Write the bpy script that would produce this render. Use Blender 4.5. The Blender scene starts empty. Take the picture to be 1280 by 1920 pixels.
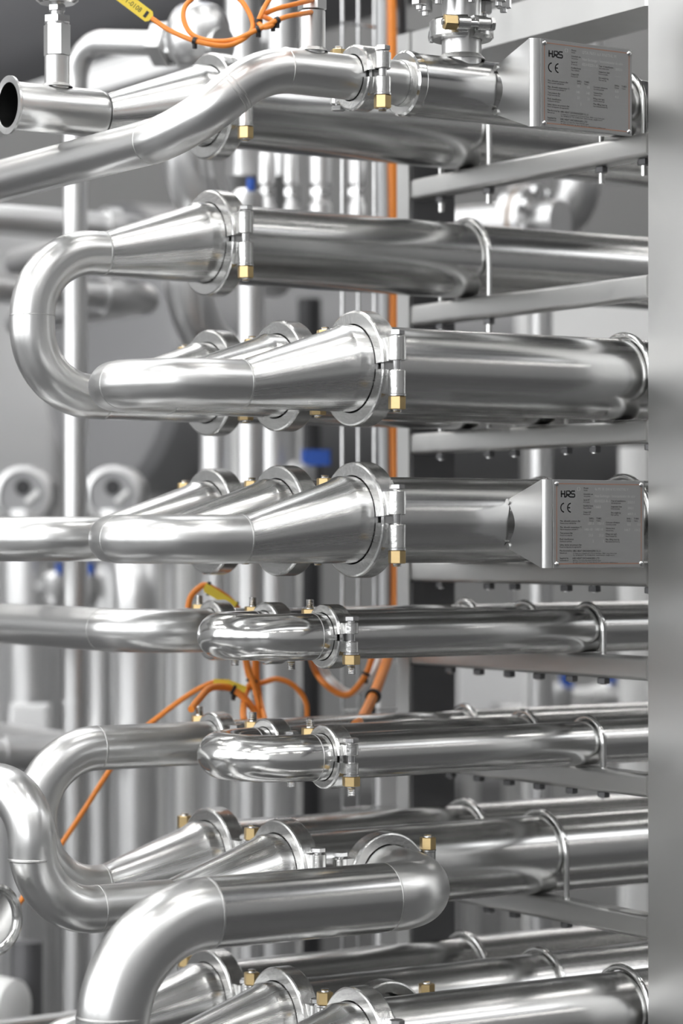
import bpy, math
from mathutils import Vector, Matrix

# ------------------------------------------------------------------ camera, world, exposure
S = bpy.context.scene
COL = S.collection
F_PX, HOR = 4966.0, 1010.0                 # focal length in pixels and horizon row of the 1280x1920 frame
VX, VY = 8300.0 - 640.0, -(2580.0 + 640.0)   # vanishing points of tube direction / depth direction
_h = math.hypot(F_PX, VX)
FWD = Vector((F_PX / _h, VX / _h, 0.0))
RGT = Vector((FWD.y, -FWD.x, 0.0))
CAM_Z = 1.15
D0 = 3.168
CAM = Vector((0, 0, CAM_Z)) - FWD * D0 - RGT * ((658 - 640) / F_PX * D0)

cd = bpy.data.cameras.new('camera')
cam = bpy.data.objects.new('camera', cd)
COL.objects.link(cam)
cam.matrix_world = Matrix(((RGT.x, 0, -FWD.x, CAM.x), (RGT.y, 0, -FWD.y, CAM.y), (0, 1, 0, CAM.z), (0, 0, 0, 1)))
cd.sensor_fit = 'VERTICAL'
cd.sensor_height = 36.0
cd.sensor_width = 24.0
cd.lens = F_PX / 1920.0 * 36.0
cd.shift_y = (HOR - 960.0) / 1920.0
cd.clip_start = 0.05
cd.dof.use_dof = True
cd.dof.focus_distance = 3.20
cd.dof.aperture_fstop = 3.0
S.camera = cam

W = bpy.data.worlds.new('world')
S.world = W
W.use_nodes = True
W.node_tree.nodes['Background'].inputs[0].default_value = (0.98, 0.99, 1.0, 1)
W.node_tree.nodes['Background'].inputs[1].default_value = 4.6
S.view_settings.view_transform = 'Standard'
S.view_settings.look = 'None'
S.view_settings.gamma = 1.0
S.view_settings.use_curve_mapping = False
S.view_settings.exposure = 0.0


def P(px, py, X=None, Y=None, Z=None, d=None):
    """World point seen at pixel (px,py): on the plane X=, Y= or Z= or at depth d."""
    r = FWD + RGT * ((px - 640.0) / F_PX) + Vector((0, 0, (HOR - py) / F_PX))
    if X is not None:
        t = (X - CAM.x) / r.x
    elif Y is not None:
        t = (Y - CAM.y) / r.y
    elif Z is not None:
        t = (Z - CAM.z) / r.z
    else:
        t = d
    return CAM + r * t


def depth(p):
    return (p - CAM).dot(FWD)


# ------------------------------------------------------------------ materials
MAT = {}


def new_mat(name):
    m = bpy.data.materials.new(name)
    m.use_nodes = True
    MAT[name] = m
    return m, m.node_tree, m.node_tree.nodes['Principled BSDF']


def setp(b, col, rough, metal=0.0, spec=None):
    b.inputs['Base Color'].default_value = (*col, 1)
    b.inputs['Roughness'].default_value = rough
    b.inputs['Metallic'].default_value = metal
    if spec is not None:
        b.inputs['Specular IOR Level'].default_value = spec


def plain(name, col, rough=0.5, metal=0.0, bump=0.0, scale=60.0, var=0.06):
    m, t, b = new_mat(name)
    setp(b, col, rough, metal)
    tc = t.nodes.new('ShaderNodeTexCoord')
    n = t.nodes.new('ShaderNodeTexNoise')
    n.inputs['Scale'].default_value = scale
    n.inputs['Detail'].default_value = 4
    t.links.new(tc.outputs['Object'], n.inputs['Vector'])
    mr = t.nodes.new('ShaderNodeMapRange')
    mr.inputs[3].default_value = max(0.02, rough - var)
    mr.inputs[4].default_value = min(1.0, rough + var)
    t.links.new(n.outputs['Fac'], mr.inputs[0])
    t.links.new(mr.outputs[0], b.inputs['Roughness'])
    if bump:
        bp = t.nodes.new('ShaderNodeBump')
        bp.inputs['Strength'].default_value = bump
        bp.inputs['Distance'].default_value = 0.001
        t.links.new(n.outputs['Fac'], bp.inputs['Height'])
        t.links.new(bp.outputs[0], b.inputs['Normal'])
    return m


def brushed(name, col, rough, var, su, sv, bump=0.12, aniso=0.0):
    """Steel whose fine scratches follow the UV: su along the tube, sv around it."""
    m, t, b = new_mat(name)
    setp(b, col, rough, 1.0)
    tc = t.nodes.new('ShaderNodeTexCoord')
    mp = t.nodes.new('ShaderNodeMapping')
    mp.inputs['Scale'].default_value = (su, sv, 1)
    t.links.new(tc.outputs['UV'], mp.inputs['Vector'])
    n = t.nodes.new('ShaderNodeTexNoise')
    n.inputs['Scale'].default_value = 1.0
    n.inputs['Detail'].default_value = 5
    n.inputs['Roughness'].default_value = 0.65
    t.links.new(mp.outputs[0], n.inputs['Vector'])
    mp2 = t.nodes.new('ShaderNodeMapping')
    mp2.inputs['Scale'].default_value = (su * 0.35, sv * 0.09, 1)
    t.links.new(tc.outputs['UV'], mp2.inputs['Vector'])
    n2 = t.nodes.new('ShaderNodeTexNoise')
    n2.inputs['Scale'].default_value = 1.0
    n2.inputs['Detail'].default_value = 2
    t.links.new(mp2.outputs[0], n2.inputs['Vector'])
    ad = t.nodes.new('ShaderNodeMath')
    ad.operation = 'ADD'
    t.links.new(n.outputs['Fac'], ad.inputs[0])
    t.links.new(n2.outputs['Fac'], ad.inputs[1])
    mr = t.nodes.new('ShaderNodeMapRange')
    mr.inputs[1].default_value = 0.6
    mr.inputs[2].default_value = 1.4
    mr.inputs[3].default_value = rough - var
    mr.inputs[4].default_value = rough + var
    t.links.new(ad.outputs[0], mr.inputs[0])
    t.links.new(mr.outputs[0], b.inputs['Roughness'])
    bp = t.nodes.new('ShaderNodeBump')
    bp.inputs['Strength'].default_value = bump
    bp.inputs['Distance'].default_value = 0.0004
    t.links.new(ad.outputs[0], bp.inputs['Height'])
    t.links.new(bp.outputs[0], b.inputs['Normal'])
    return m


brushed('shell_steel', (0.58, 0.58, 0.575), 0.22, 0.07, 1.0, 420.0, 0.16)
brushed('cone_steel', (0.68, 0.68, 0.675), 0.26, 0.06, 1.6, 380.0, 0.14)
brushed('pipe_steel', (0.73, 0.73, 0.725), 0.31, 0.06, 2.0, 200.0, 0.10)
brushed('bright_steel', (0.74, 0.74, 0.73), 0.17, 0.05, 6.0, 90.0, 0.06)
brushed('satin_steel', (0.64, 0.64, 0.635), 0.36, 0.06, 300.0, 60.0, 0.06)
plain('cast_steel', (0.70, 0.70, 0.69), 0.24, 1.0, 0.25, 260, 0.07)
plain('weld_steel', (0.62, 0.62, 0.61), 0.30, 1.0, 0.5, 900, 0.08)
plain('bolt_steel', (0.66, 0.66, 0.66), 0.24, 1.0)
plain('frame_steel', (0.62, 0.62, 0.61), 0.38, 1.0, 0.05, 40, 0.08)
plain('brass', (0.60, 0.45, 0.23), 0.36, 1.0, 0.1, 300)
plain('plate_metal', (0.35, 0.35, 0.345), 0.45, 0.55, 0.03, 500)
plain('black_ink', (0.012, 0.012, 0.014), 0.5)
plain('engraving', (0.46, 0.46, 0.45), 0.5)
plain('copper_line', (0.42, 0.22, 0.15), 0.4, 0.3)
plain('orange_cable', (0.86, 0.27, 0.035), 0.42, 0.0, 0.05, 200)
plain('yellow_tag', (0.88, 0.66, 0.06), 0.45)
plain('black_plastic', (0.02, 0.02, 0.022), 0.45)
plain('grey_cable', (0.55, 0.56, 0.57), 0.5)
plain('blue_grip', (0.02, 0.09, 0.42), 0.45)
plain('white_plastic_and_glint', (0.86, 0.86, 0.85), 0.45)  # real white parts, also bright reflections put into the colour
plain('gasket', (0.42, 0.27, 0.16), 0.7)
plain('back_steel', (0.70, 0.70, 0.70), 0.34, 1.0, 0, 10)
plain('dark_or_shaded_steel', (0.16, 0.16, 0.165), 0.45, 0.6, 0, 10)  # dark parts, also frame steel with its shade put into the colour
plain('cabinet_grey', (0.80, 0.80, 0.80), 0.5, 0, 0, 8)
plain('pale_cladding', (0.36, 0.36, 0.362), 0.7, 0, 0, 3)
plain('dark_cladding', (0.20, 0.20, 0.203), 0.7, 0, 0, 3)
plain('wall_paint', (0.24, 0.24, 0.242), 0.75, 0, 0, 3)
plain('ceiling_paint', (0.18, 0.18, 0.182), 0.8, 0, 0, 3)
plain('floor_epoxy', (0.06, 0.06, 0.061), 0.4, 0, 0, 2)
plain('duct_grey', (0.12, 0.12, 0.125), 0.55, 0.3, 0, 6)
plain('tank_grey', (0.30, 0.30, 0.305), 0.42, 0.3, 0, 6)
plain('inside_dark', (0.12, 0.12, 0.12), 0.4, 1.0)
m, t, b = new_mat('lamp_glow')
setp(b, (0.9, 0.9, 0.9), 0.5)
b.inputs['Emission Color'].default_value = (1.0, 0.985, 0.96, 1)
b.inputs['Emission Strength'].default_value = 26.0


# ------------------------------------------------------------------ mesh builder
class MB:
    def __init__(s):
        s.v, s.f, s.uv = [], [], []

    def add(s, vs, fs, uvs=None):
        o = len(s.v)
        s.v += [Vector(q) for q in vs]
        for i, f in enumerate(fs):
            s.f.append([o + k for k in f])
            s.uv.append(uvs[i] if uvs else [(s.v[o + k].x, s.v[o + k].z) for k in f])
        return s

    def tube(s, path, rad, n=32, cap0=True, cap1=True, up=None):
        path = [Vector(q) for q in path]
        if not isinstance(rad, (list, tuple)):
            rad = [rad] * len(path)
        tg = []
        for i in range(len(path)):
            a = path[max(0, i - 1)]
            c = path[min(len(path) - 1, i + 1)]
            tg.append((c - a).normalized())
        t0 = tg[0]
        ref = Vector(up) if up else (Vector((0, 0, 1)) if abs(t0.z) < 0.9 else Vector((0, 1, 0)))
        nx = (ref - t0 * ref.dot(t0)).normalized()
        vs, L, ls = [], 0.0, []
        for i, p in enumerate(path):
            if i:
                q = tg[i - 1].rotation_difference(tg[i])
                nx = q @ nx
                nx = (nx - tg[i] * nx.dot(tg[i])).normalized()
                L += (p - path[i - 1]).length
            ls.append(L)
            ny = tg[i].cross(nx)
            for k in range(n):
                a = 2 * math.pi * k / n
                vs.append(p + (nx * math.cos(a) + ny * math.sin(a)) * rad[i])
        fs, uvs = [], []
        rr = max(rad)
        for i in range(len(path) - 1):
            for k in range(n):
                k2 = (k + 1) % n
                fs.append([i * n + k, i * n + k2, (i + 1) * n + k2, (i + 1) * n + k])
                u0, u1 = 2 * math.pi * k / n * rr, 2 * math.pi * (k + 1) / n * rr
                uvs.append([(ls[i], u0), (ls[i], u1), (ls[i + 1], u1), (ls[i + 1], u0)])
        if cap0:
            fs.append(list(range(n - 1, -1, -1)))
            uvs.append([(0, 0)] * n)
        if cap1:
            o = (len(path) - 1) * n
            fs.append([o + k for k in range(n)])
            uvs.append([(0, 0)] * n)
        return s.add(vs, fs, uvs)

    def lathe(s, prof, org, axis, n=40, a0=0.0, a1=2 * math.pi, ref=None, closed=False):
        """Profile (x along axis, r) spun about axis; closed = profile is a loop."""
        org, ax = Vector(org), Vector(axis).normalized()
        rf = Vector(ref) if ref else (Vector((0, 0, 1)) if abs(ax.z) < 0.9 else Vector((1, 0, 0)))
        nx = (rf - ax * rf.dot(ax)).normalized()
        ny = ax.cross(nx)
        full = abs(a1 - a0) > 2 * math.pi - 1e-6
        m_ = n if full else n + 1
        vs = []
        for k in range(m_):
            a = a0 + (a1 - a0) * k / n
            dvec = nx * math.cos(a) + ny * math.sin(a)
            for (x, r) in prof:
                vs.append(org + ax * x + dvec * r)
        np_ = len(prof)
        fs, uvs = [], []
        rng = np_ if closed else np_ - 1
        for k in range(n):
            k2 = (k + 1) % m_
            for j in range(rng):
                j2 = (j + 1) % np_
                fs.append([k * np_ + j, k * np_ + j2, k2 * np_ + j2, k2 * np_ + j])
                r_ = prof[j][1]
                uvs.append([(prof[j][0], k / n * 6.28 * r_), (prof[j2][0], k / n * 6.28 * r_),
                            (prof[j2][0], (k + 1) / n * 6.28 * r_), (prof[j][0], (k + 1) / n * 6.28 * r_)])
        if not full and closed:
            fs.append([j for j in range(np_ - 1, -1, -1)])
            uvs.append([(0, 0)] * np_)
            fs.append([(m_ - 1) * np_ + j for j in range(np_)])
            uvs.append([(0, 0)] * np_)
        return s.add(vs, fs, uvs)

    def prism(s, poly, z0, z1, org=(0, 0, 0), ex=(1, 0, 0), ey=(0, 1, 0), ez=(0, 0, 1)):
        org, ex, ey, ez = Vector(org), Vector(ex), Vector(ey), Vector(ez)
        n = len(poly)
        vs = [org + ex * a + ey * b_ + ez * z0 for a, b_ in poly] + [org + ex * a + ey * b_ + ez * z1 for a, b_ in poly]
        fs = [list(range(n - 1, -1, -1)), list(range(n, 2 * n))]
        fs += [[k, (k + 1) % n, n + (k + 1) % n, n + k] for k in range(n)]
        return s.add(vs, fs)

    def box(s, c, size, ex=(1, 0, 0), ey=(0, 1, 0), ez=(0, 0, 1), bev=0.0):
        a, b_, c_ = size[0] / 2, size[1] / 2, size[2] / 2
        if bev:
            e = bev
            poly = [(-a + e, -b_), (a - e, -b_), (a, -b_ + e), (a, b_ - e), (a - e, b_), (-a + e, b_), (-a, b_ - e), (-a, -b_ + e)]
        else:
            poly = [(-a, -b_), (a, -b_), (a, b_), (-a, b_)]
        return s.prism(poly, -c_, c_, c, ex, ey, ez)

    def hexa(s, c, r, h, axis=(0, 0, 1), rot=0.0, ch=0.0012):
        """Hexagon nut or bolt head centred at c with softened corners."""
        ax = Vector(axis).normalized()
        rf = Vector((1, 0, 0)) if abs(ax.x) < 0.9 else Vector((0, 1, 0))
        ex = (rf - ax * rf.dot(ax)).normalized()
        ey = ax.cross(ex)
        c = Vector(c)
        vs, n = [], 6
        for (z, q) in ((-h / 2, r - ch), (-h / 2 + ch * .6, r), (h / 2 - ch * .6, r), (h / 2, r - ch)):
            for k in range(n):
                a = rot + math.pi / 3 * k
                vs.append(c + ax * z + (ex * math.cos(a) + ey * math.sin(a)) * q)
        fs = [[5, 4, 3, 2, 1, 0], [18, 19, 20, 21, 22, 23]]
        for i in range(3):
            for k in range(6):
                k2 = (k + 1) % 6
                fs.append([i * 6 + k, i * 6 + k2, (i + 1) * 6 + k2, (i + 1) * 6 + k])
        return s.add(vs, fs)

    def stroke(s, pts, w, lift=0.0):
        """Flat ribbon in the xy plane along pts (2D)."""
        pts = [Vector((q[0], q[1], lift)) for q in pts]
        vs = []
        for i, p in enumerate(pts):
            a, c = pts[max(0, i - 1)], pts[min(len(pts) - 1, i + 1)]
            d = (c - a).normalized()
            nn = Vector((-d.y, d.x, 0)) * (w / 2)
            vs += [p + nn, p - nn]
        fs = [[2 * i, 2 * i + 1, 2 * i + 3, 2 * i + 2] for i in range(len(pts) - 1)]
        return s.add(vs, fs)

    def mesh(s, name, mat, off=Vector((0, 0, 0)), ang=35):
        me = bpy.data.meshes.new(name)
        me.from_pydata([tuple(v - off) for v in s.v], [], s.f)
        ul = me.uv_layers.new(name='uv')
        i = 0
        for u in s.uv:
            for q in u:
                ul.data[i].uv = q
                i += 1
        me.polygons.foreach_set('use_smooth', [True] * len(me.polygons))
        me.set_sharp_from_angle(angle=math.radians(ang))
        me.materials.append(MAT[mat])
        me.update()
        return me

    def build(s, name, mat, parent=None, ang=35, label=None, kind=None):
        off = Vector((0, 0, 0))
        q = parent
        while q is not None:
            off = off + q.location
            q = q.parent
        o = bpy.data.objects.new(name, s.mesh(name, mat, off, ang))
        COL.objects.link(o)
        o.parent = parent
        if label:
            o['label'] = label
        if kind:
            o['kind'] = kind
        return o


def tag(o, label, cat, group=None):
    o['label'] = label
    o['category'] = cat
    if group:
        o['group'] = group
    return o


def thing(name, label, cat, loc=(0, 0, 0), group=None):
    o = bpy.data.objects.new(name, None)
    o.empty_display_size = 0.05
    COL.objects.link(o)
    o.location = loc
    return tag(o, label, cat, group)


def copy_thing(root, loc, label):
    r = root.copy()
    COL.objects.link(r)
    r.location = loc
    r['label'] = label
    for ch in root.children:
        c = ch.copy()
        COL.objects.link(c)
        c.parent = r
        for g in ch.children:
            d = g.copy()
            COL.objects.link(d)
            d.parent = c
    return r


def fillet(pts, rad, steps=14):
    """Polyline with its corners rounded to radius rad (list per inner corner or number)."""
    pts = [Vector(p) for p in pts]
    out = [pts[0]]
    for i in range(1, len(pts) - 1):
        r = rad[i - 1] if isinstance(rad, (list, tuple)) else rad
        a, b_ = (pts[i - 1] - pts[i]).normalized(), (pts[i + 1] - pts[i]).normalized()
        ang = a.angle(b_)
        if ang > math.pi - 0.01:
            out.append(pts[i])
            continue
        tl = r / math.tan(ang / 2)
        bis = (a + b_).normalized()
        c = pts[i] + bis * (r / math.sin(ang / 2))
        s0 = pts[i] + a * tl - c
        s1 = pts[i] + b_ * tl - c
        for k in range(steps + 1):
            out.append(c + s0.slerp(s1, k / steps) if False else c + (s0.normalized().lerp(s1.normalized(), 0) * 0 + _arc(s0, s1, k / steps)))
    out.append(pts[-1])
    return out


def _arc(a, b_, t_):
    w = a.angle(b_)
    return a * (math.sin((1 - t_) * w) / math.sin(w)) + b_ * (math.sin(t_ * w) / math.sin(w))


def catmull(pts, n=10):
    pts = [Vector(p) for p in pts]
    q = [pts[0] * 2 - pts[1]] + pts + [pts[-1] * 2 - pts[-2]]
    out = []
    for i in range(1, len(q) - 2):
        for k in range(n):
            t_ = k / n
            a, b_, c, d = q[i - 1], q[i], q[i + 1], q[i + 2]
            out.append(0.5 * (2 * b_ + (c - a) * t_ + (2 * a - 5 * b_ + 4 * c - d) * t_ ** 2 + (3 * b_ - a - 3 * c + d) * t_ ** 3))
    out.append(pts[-1])
    return out


# ------------------------------------------------------------------ layout numbers (metres)
YC = [0.0, 0.173, 0.346]             # tube columns of the big layers: front, middle, rear
YS = [0.072, 0.209, 0.346]           # tube columns of the slim layers
ROWZ = {1: 0.565, 2: 0.386, 3: 0.2035, 4: 0.0225, 5: -0.1195, 6: -0.2665, 7: -0.421, 8: -0.606}
ROWZ = {k: v + CAM_Z for k, v in ROWZ.items()}
RS, RP = 0.052, 0.0285                # big shell radius, connecting pipe radius
RSLIM = 0.0285                        # slim shell radius
XB = P(1172, 625, Y=0.0).x - 0.005    # plane of the saddle bolts
XEND = XB + 0.75
X5 = P(603, 1195, Y=YS[0]).x          # clamp plane of slim layers
ORD = {1: 'first', 2: 'second', 3: 'third', 4: 'fourth', 5: 'fifth', 6: 'sixth', 7: 'seventh', 8: 'eighth'}
PLACE = ['nearest the front post', 'in the middle column', 'nearest the rear post']


def lay(r):
    return ORD[r] + ' tube layer from top'


# ------------------------------------------------------------------ hall
def struct(name, mb, mat):
    return mb.build(name, mat, kind='structure')


HX0, HX1, HY0, HY1, HZ = -7.0, 11.0, -8.0, 7.5, 5.6
struct('floor', MB().box(((HX0 + HX1) / 2, (HY0 + HY1) / 2, -0.05), (HX1 - HX0, HY1 - HY0, 0.1)), 'floor_epoxy')
SKY_Y = ((-4.9, -3.4), (1.3, 3.4))          # long rooflight slots; the rear one is added to brighten the background
ce = MB()
yy = HY0
for q0, q1 in SKY_Y + ((HY1, HY1),):
    ce.box(((HX0 + HX1) / 2, (yy + q0) / 2, HZ + 0.05), (HX1 - HX0, q0 - yy, 0.1))
    for k in range(7):
        if q1 > q0:
            ce.box((HX0 + 0.06 + k * (HX1 - HX0 - 0.12) / 6, (q0 + q1) / 2, HZ + 0.05), (0.12, q1 - q0, 0.1))
    if q0 > 0 and q1 > q0:                  # closes part of the added rear slot so right-hand tube tops stay dark
        ce.box(((2.3 + HX1) / 2, (q0 + q1) / 2, HZ + 0.05), (HX1 - 2.3, q1 - q0, 0.1))
    yy = q1
struct('ceiling', ce, 'ceiling_paint')
struct('wall_back', MB().box(((HX0 + HX1) / 2, HY1 + 0.05, HZ / 2), (HX1 - HX0, 0.1, HZ)), 'wall_paint')
struct('wall_right', MB().box((HX1 + 0.05, (HY0 + HY1) / 2, HZ / 2), (0.1, HY1 - HY0, HZ)), 'wall_paint')
struct('wall_front', MB().box(((HX0 + HX1) / 2, HY0 - 0.05, HZ / 2), (HX1 - HX0, 0.1, HZ)), 'pale_cladding')
# tall windows open to the sky along the left wall
wl = MB()
wl.box((HX0 - 0.05, (HY0 + HY1) / 2, 0.6), (0.1, HY1 - HY0, 1.2))
wl.box((HX0 - 0.05, (HY0 + HY1) / 2, HZ - 0.3), (0.1, HY1 - HY0, 0.6))
for k in range(6):
    wl.box((HX0 - 0.05, HY0 + 0.3 + k * (HY1 - HY0 - 0.6) / 5, 3.1), (0.1, 0.6, 3.8))
struct('wall_left', wl, 'dark_cladding')

# rows of long hall lamps under the ceiling
lamp0 = None
for iy, y in enumerate((-6.6, -2.0, -0.4, 3.9, 5.2, 6.6)):
    for ix, x in enumerate((-5.0, -2.2, 0.6, 3.4, 6.2, 9.0)):
        lab = 'long linear hall lamp hanging under the ceiling'
        if lamp0 is None:
            lamp0 = thing('ceiling_lamp', lab, 'lamp', (x, y, HZ - 0.4), 'hall lamps in rows')
            MB().box((x, y, HZ - 0.36), (1.6, 0.16, 0.06), bev=0.01).build('housing', 'cabinet_grey', lamp0)
            MB().box((x, y, HZ - 0.40), (1.54, 0.13, 0.03)).build('diffuser', 'lamp_glow', lamp0)
            for sx in (-0.6, 0.6):
                MB().tube([(x + sx, y, HZ - 0.34), (x + sx, y, HZ)], 0.006, 8).build('hanger', 'bolt_steel', lamp0)
        else:
            copy_thing(lamp0, (x, y, HZ - 0.4), lab)

# ------------------------------------------------------------------ frame: two posts and the crossbeams
BEAM_Y0, BEAM_Y1 = -0.066, 0.457
BEAM_PX = {1: (250, 286), 2: (520, 559), 3: (795, 838), 4: (1066, 1108), 5: (1243, 1276), 6: (1452, 1500), 7: (1725, 1772)}
frame = thing('steel_frame', 'brushed stainless frame of two posts joined by rows of crossbeams', 'frame', (XB, 0.2, 0.0))
BW = 0.03
pz = CAM_Z + 0.72


def post(y0, y1, name='post', mat='frame_steel'):
    mb = MB().box((XB - BW / 2 + 0.04, (y0 + y1) / 2, pz / 2 + 0.006), (0.08, y1 - y0, pz - 0.012), bev=0.004)
    return mb.build(name, mat, frame)


post(BEAM_Y0 - 0.082, BEAM_Y0)
post(BEAM_Y1, BEAM_Y1 + 0.028, mat='dark_or_shaded_steel')  # rear post coloured dark in place of the dim reflection on its face
MB().box((XB - BW / 2 - 0.002, BEAM_Y1 + 0.015, pz / 2 + 0.006), (0.003, 0.030, pz - 0.012)).build('post_lit_side', 'frame_steel', frame)  # pale sheet paints the brighter lit side of the rear post
for y0 in (BEAM_Y0 - 0.041, BEAM_Y1 + 0.014):
    MB().box((XB - BW / 2 + 0.04, y0, 0.006), (0.14, 0.14, 0.012)).build('foot_plate', 'frame_steel', frame)
BEAM_Z = {}
for r in range(1, 9):
    if r in BEAM_PX:
        zt, zb = P(1212, BEAM_PX[r][0], X=XB - BW / 2).z, P(1212, BEAM_PX[r][1], X=XB - BW / 2).z
        rr = RSLIM if r in (5, 6) else RS
        zt = ROWZ[r] - rr - 0.0012
        hh = 0.030
    else:
        zt, hh = ROWZ[r] - RS - 0.0012, 0.030
    BEAM_Z[r] = (zt, zt - hh)
    rc, pl_ = 0.0055, []
    for cx, cz, a0 in ((1, 1, 0), (-1, 1, 90), (-1, -1, 180), (1, -1, 270)):
        for k in range(6):
            a = math.radians(a0 + 18 * k)
            pl_.append((cx * (BW / 2 - rc) + rc * math.cos(a), cz * (hh / 2 - rc) + rc * math.sin(a)))
    MB().prism(pl_, -BEAM_Y1, -BEAM_Y0, (XB, 0, zt - hh / 2), (1, 0, 0), (0, 0, 1), (0, -1, 0)).build('crossbeam', 'frame_steel', frame, ang=50)
zt = P(1212, 10, X=XB - BW / 2).z
tb = MB().box((XB - BW / 2 + 0.05, (BEAM_Y0 + BEAM_Y1) / 2, (zt + pz) / 2), (0.10, BEAM_Y1 - BEAM_Y0, pz - zt), bev=0.003)
tb.build('header_panel', 'frame_steel', frame)


# ------------------------------------------------------------------ pipe pieces
def shell(r, y, z, R, label, x0=0.0, parts=None, taper=None):
    th = thing('exchanger_tube', label, 'pipe', (x0, y, z), 'heat exchanger tubes in the frame')
    mb = MB()
    if taper:
        mb.tube([(x0 + 0.008, y, z), (XEND, y, z)], R, 64)
    else:
        mb.tube([(x0 + 0.0135, y, z), (XEND, y, z)], R, 72)
    mb.build('shell', 'shell_steel', th)
    return th


def ferrule(mb, x, y, z, R, ro, w=0.009):
    mb.lathe([(-w / 2, R - 0.004), (-w / 2, R), (-w / 2 + 0.002, ro), (w / 2 - 0.002, ro), (w / 2, R), (w / 2, R - 0.004)], (x, y, z), (1, 0, 0), 48, closed=True)


def weld(th, path_pt, axis, R, parent=None, w=0.0022):
    mb = MB().lathe([(-w, R - 0.0006), (-w * .4, R + 0.00035), (w * .4, R + 0.00035), (w, R - 0.0006)], path_pt, axis, 48)
    return mb.build('weld_seam', 'weld_steel', parent or th)


CONE_L = 0.152


def reducer(th, y, z, x0=0.0, L=CONE_L, R=RS, r=RP, parent=None):
    """Eccentric reducer, flat at the bottom, running from the clamp towards -X."""
    n, vs, fs, uvs = 64, [], [], []
    rings = [(x0 + 0.012, R), (x0 - 0.018, R), (x0 - 0.021, R - 0.0008), (x0 - 0.024, R - 0.002)]
    m_ = 8
    for k in range(1, m_ + 1):
        q = k / m_
        rings.append((x0 - 0.024 - (L - 0.026) * q, (R - 0.002) + (r - R + 0.002) * q))
    rings.append((x0 - L, r))
    for (x, rad) in rings:
        zc = z - (R - rad) * 0.98
        for k in range(n):
            a = 2 * math.pi * k / n
            vs.append((x, y + rad * math.sin(a), zc + rad * math.cos(a)))
    for i in range(len(rings) - 1):
        for k in range(n):
            k2 = (k + 1) % n
            fs.append([i * n + k, i * n + k2, (i + 1) * n + k2, (i + 1) * n + k])
            u0, u1 = 2 * math.pi * k / n * R, 2 * math.pi * (k + 1) / n * R
            uvs.append([(-rings[i][0], u0), (-rings[i][0], u1), (-rings[i + 1][0], u1), (-rings[i + 1][0], u0)])
    MB().add(vs, fs, uvs).build('reducer', 'cone_steel', th, ang=50)
    return Vector((x0 - L, y, z - (R - r) * 0.98))


def pipe(th, pts, rad, bend, name='bend', mat='pipe_steel', n=40, cap0=False, cap1=False, steps=16):
    MB().tube(fillet(pts, bend, steps), rad, n, cap0, cap1).build(name, mat, th, ang=60)


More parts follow.
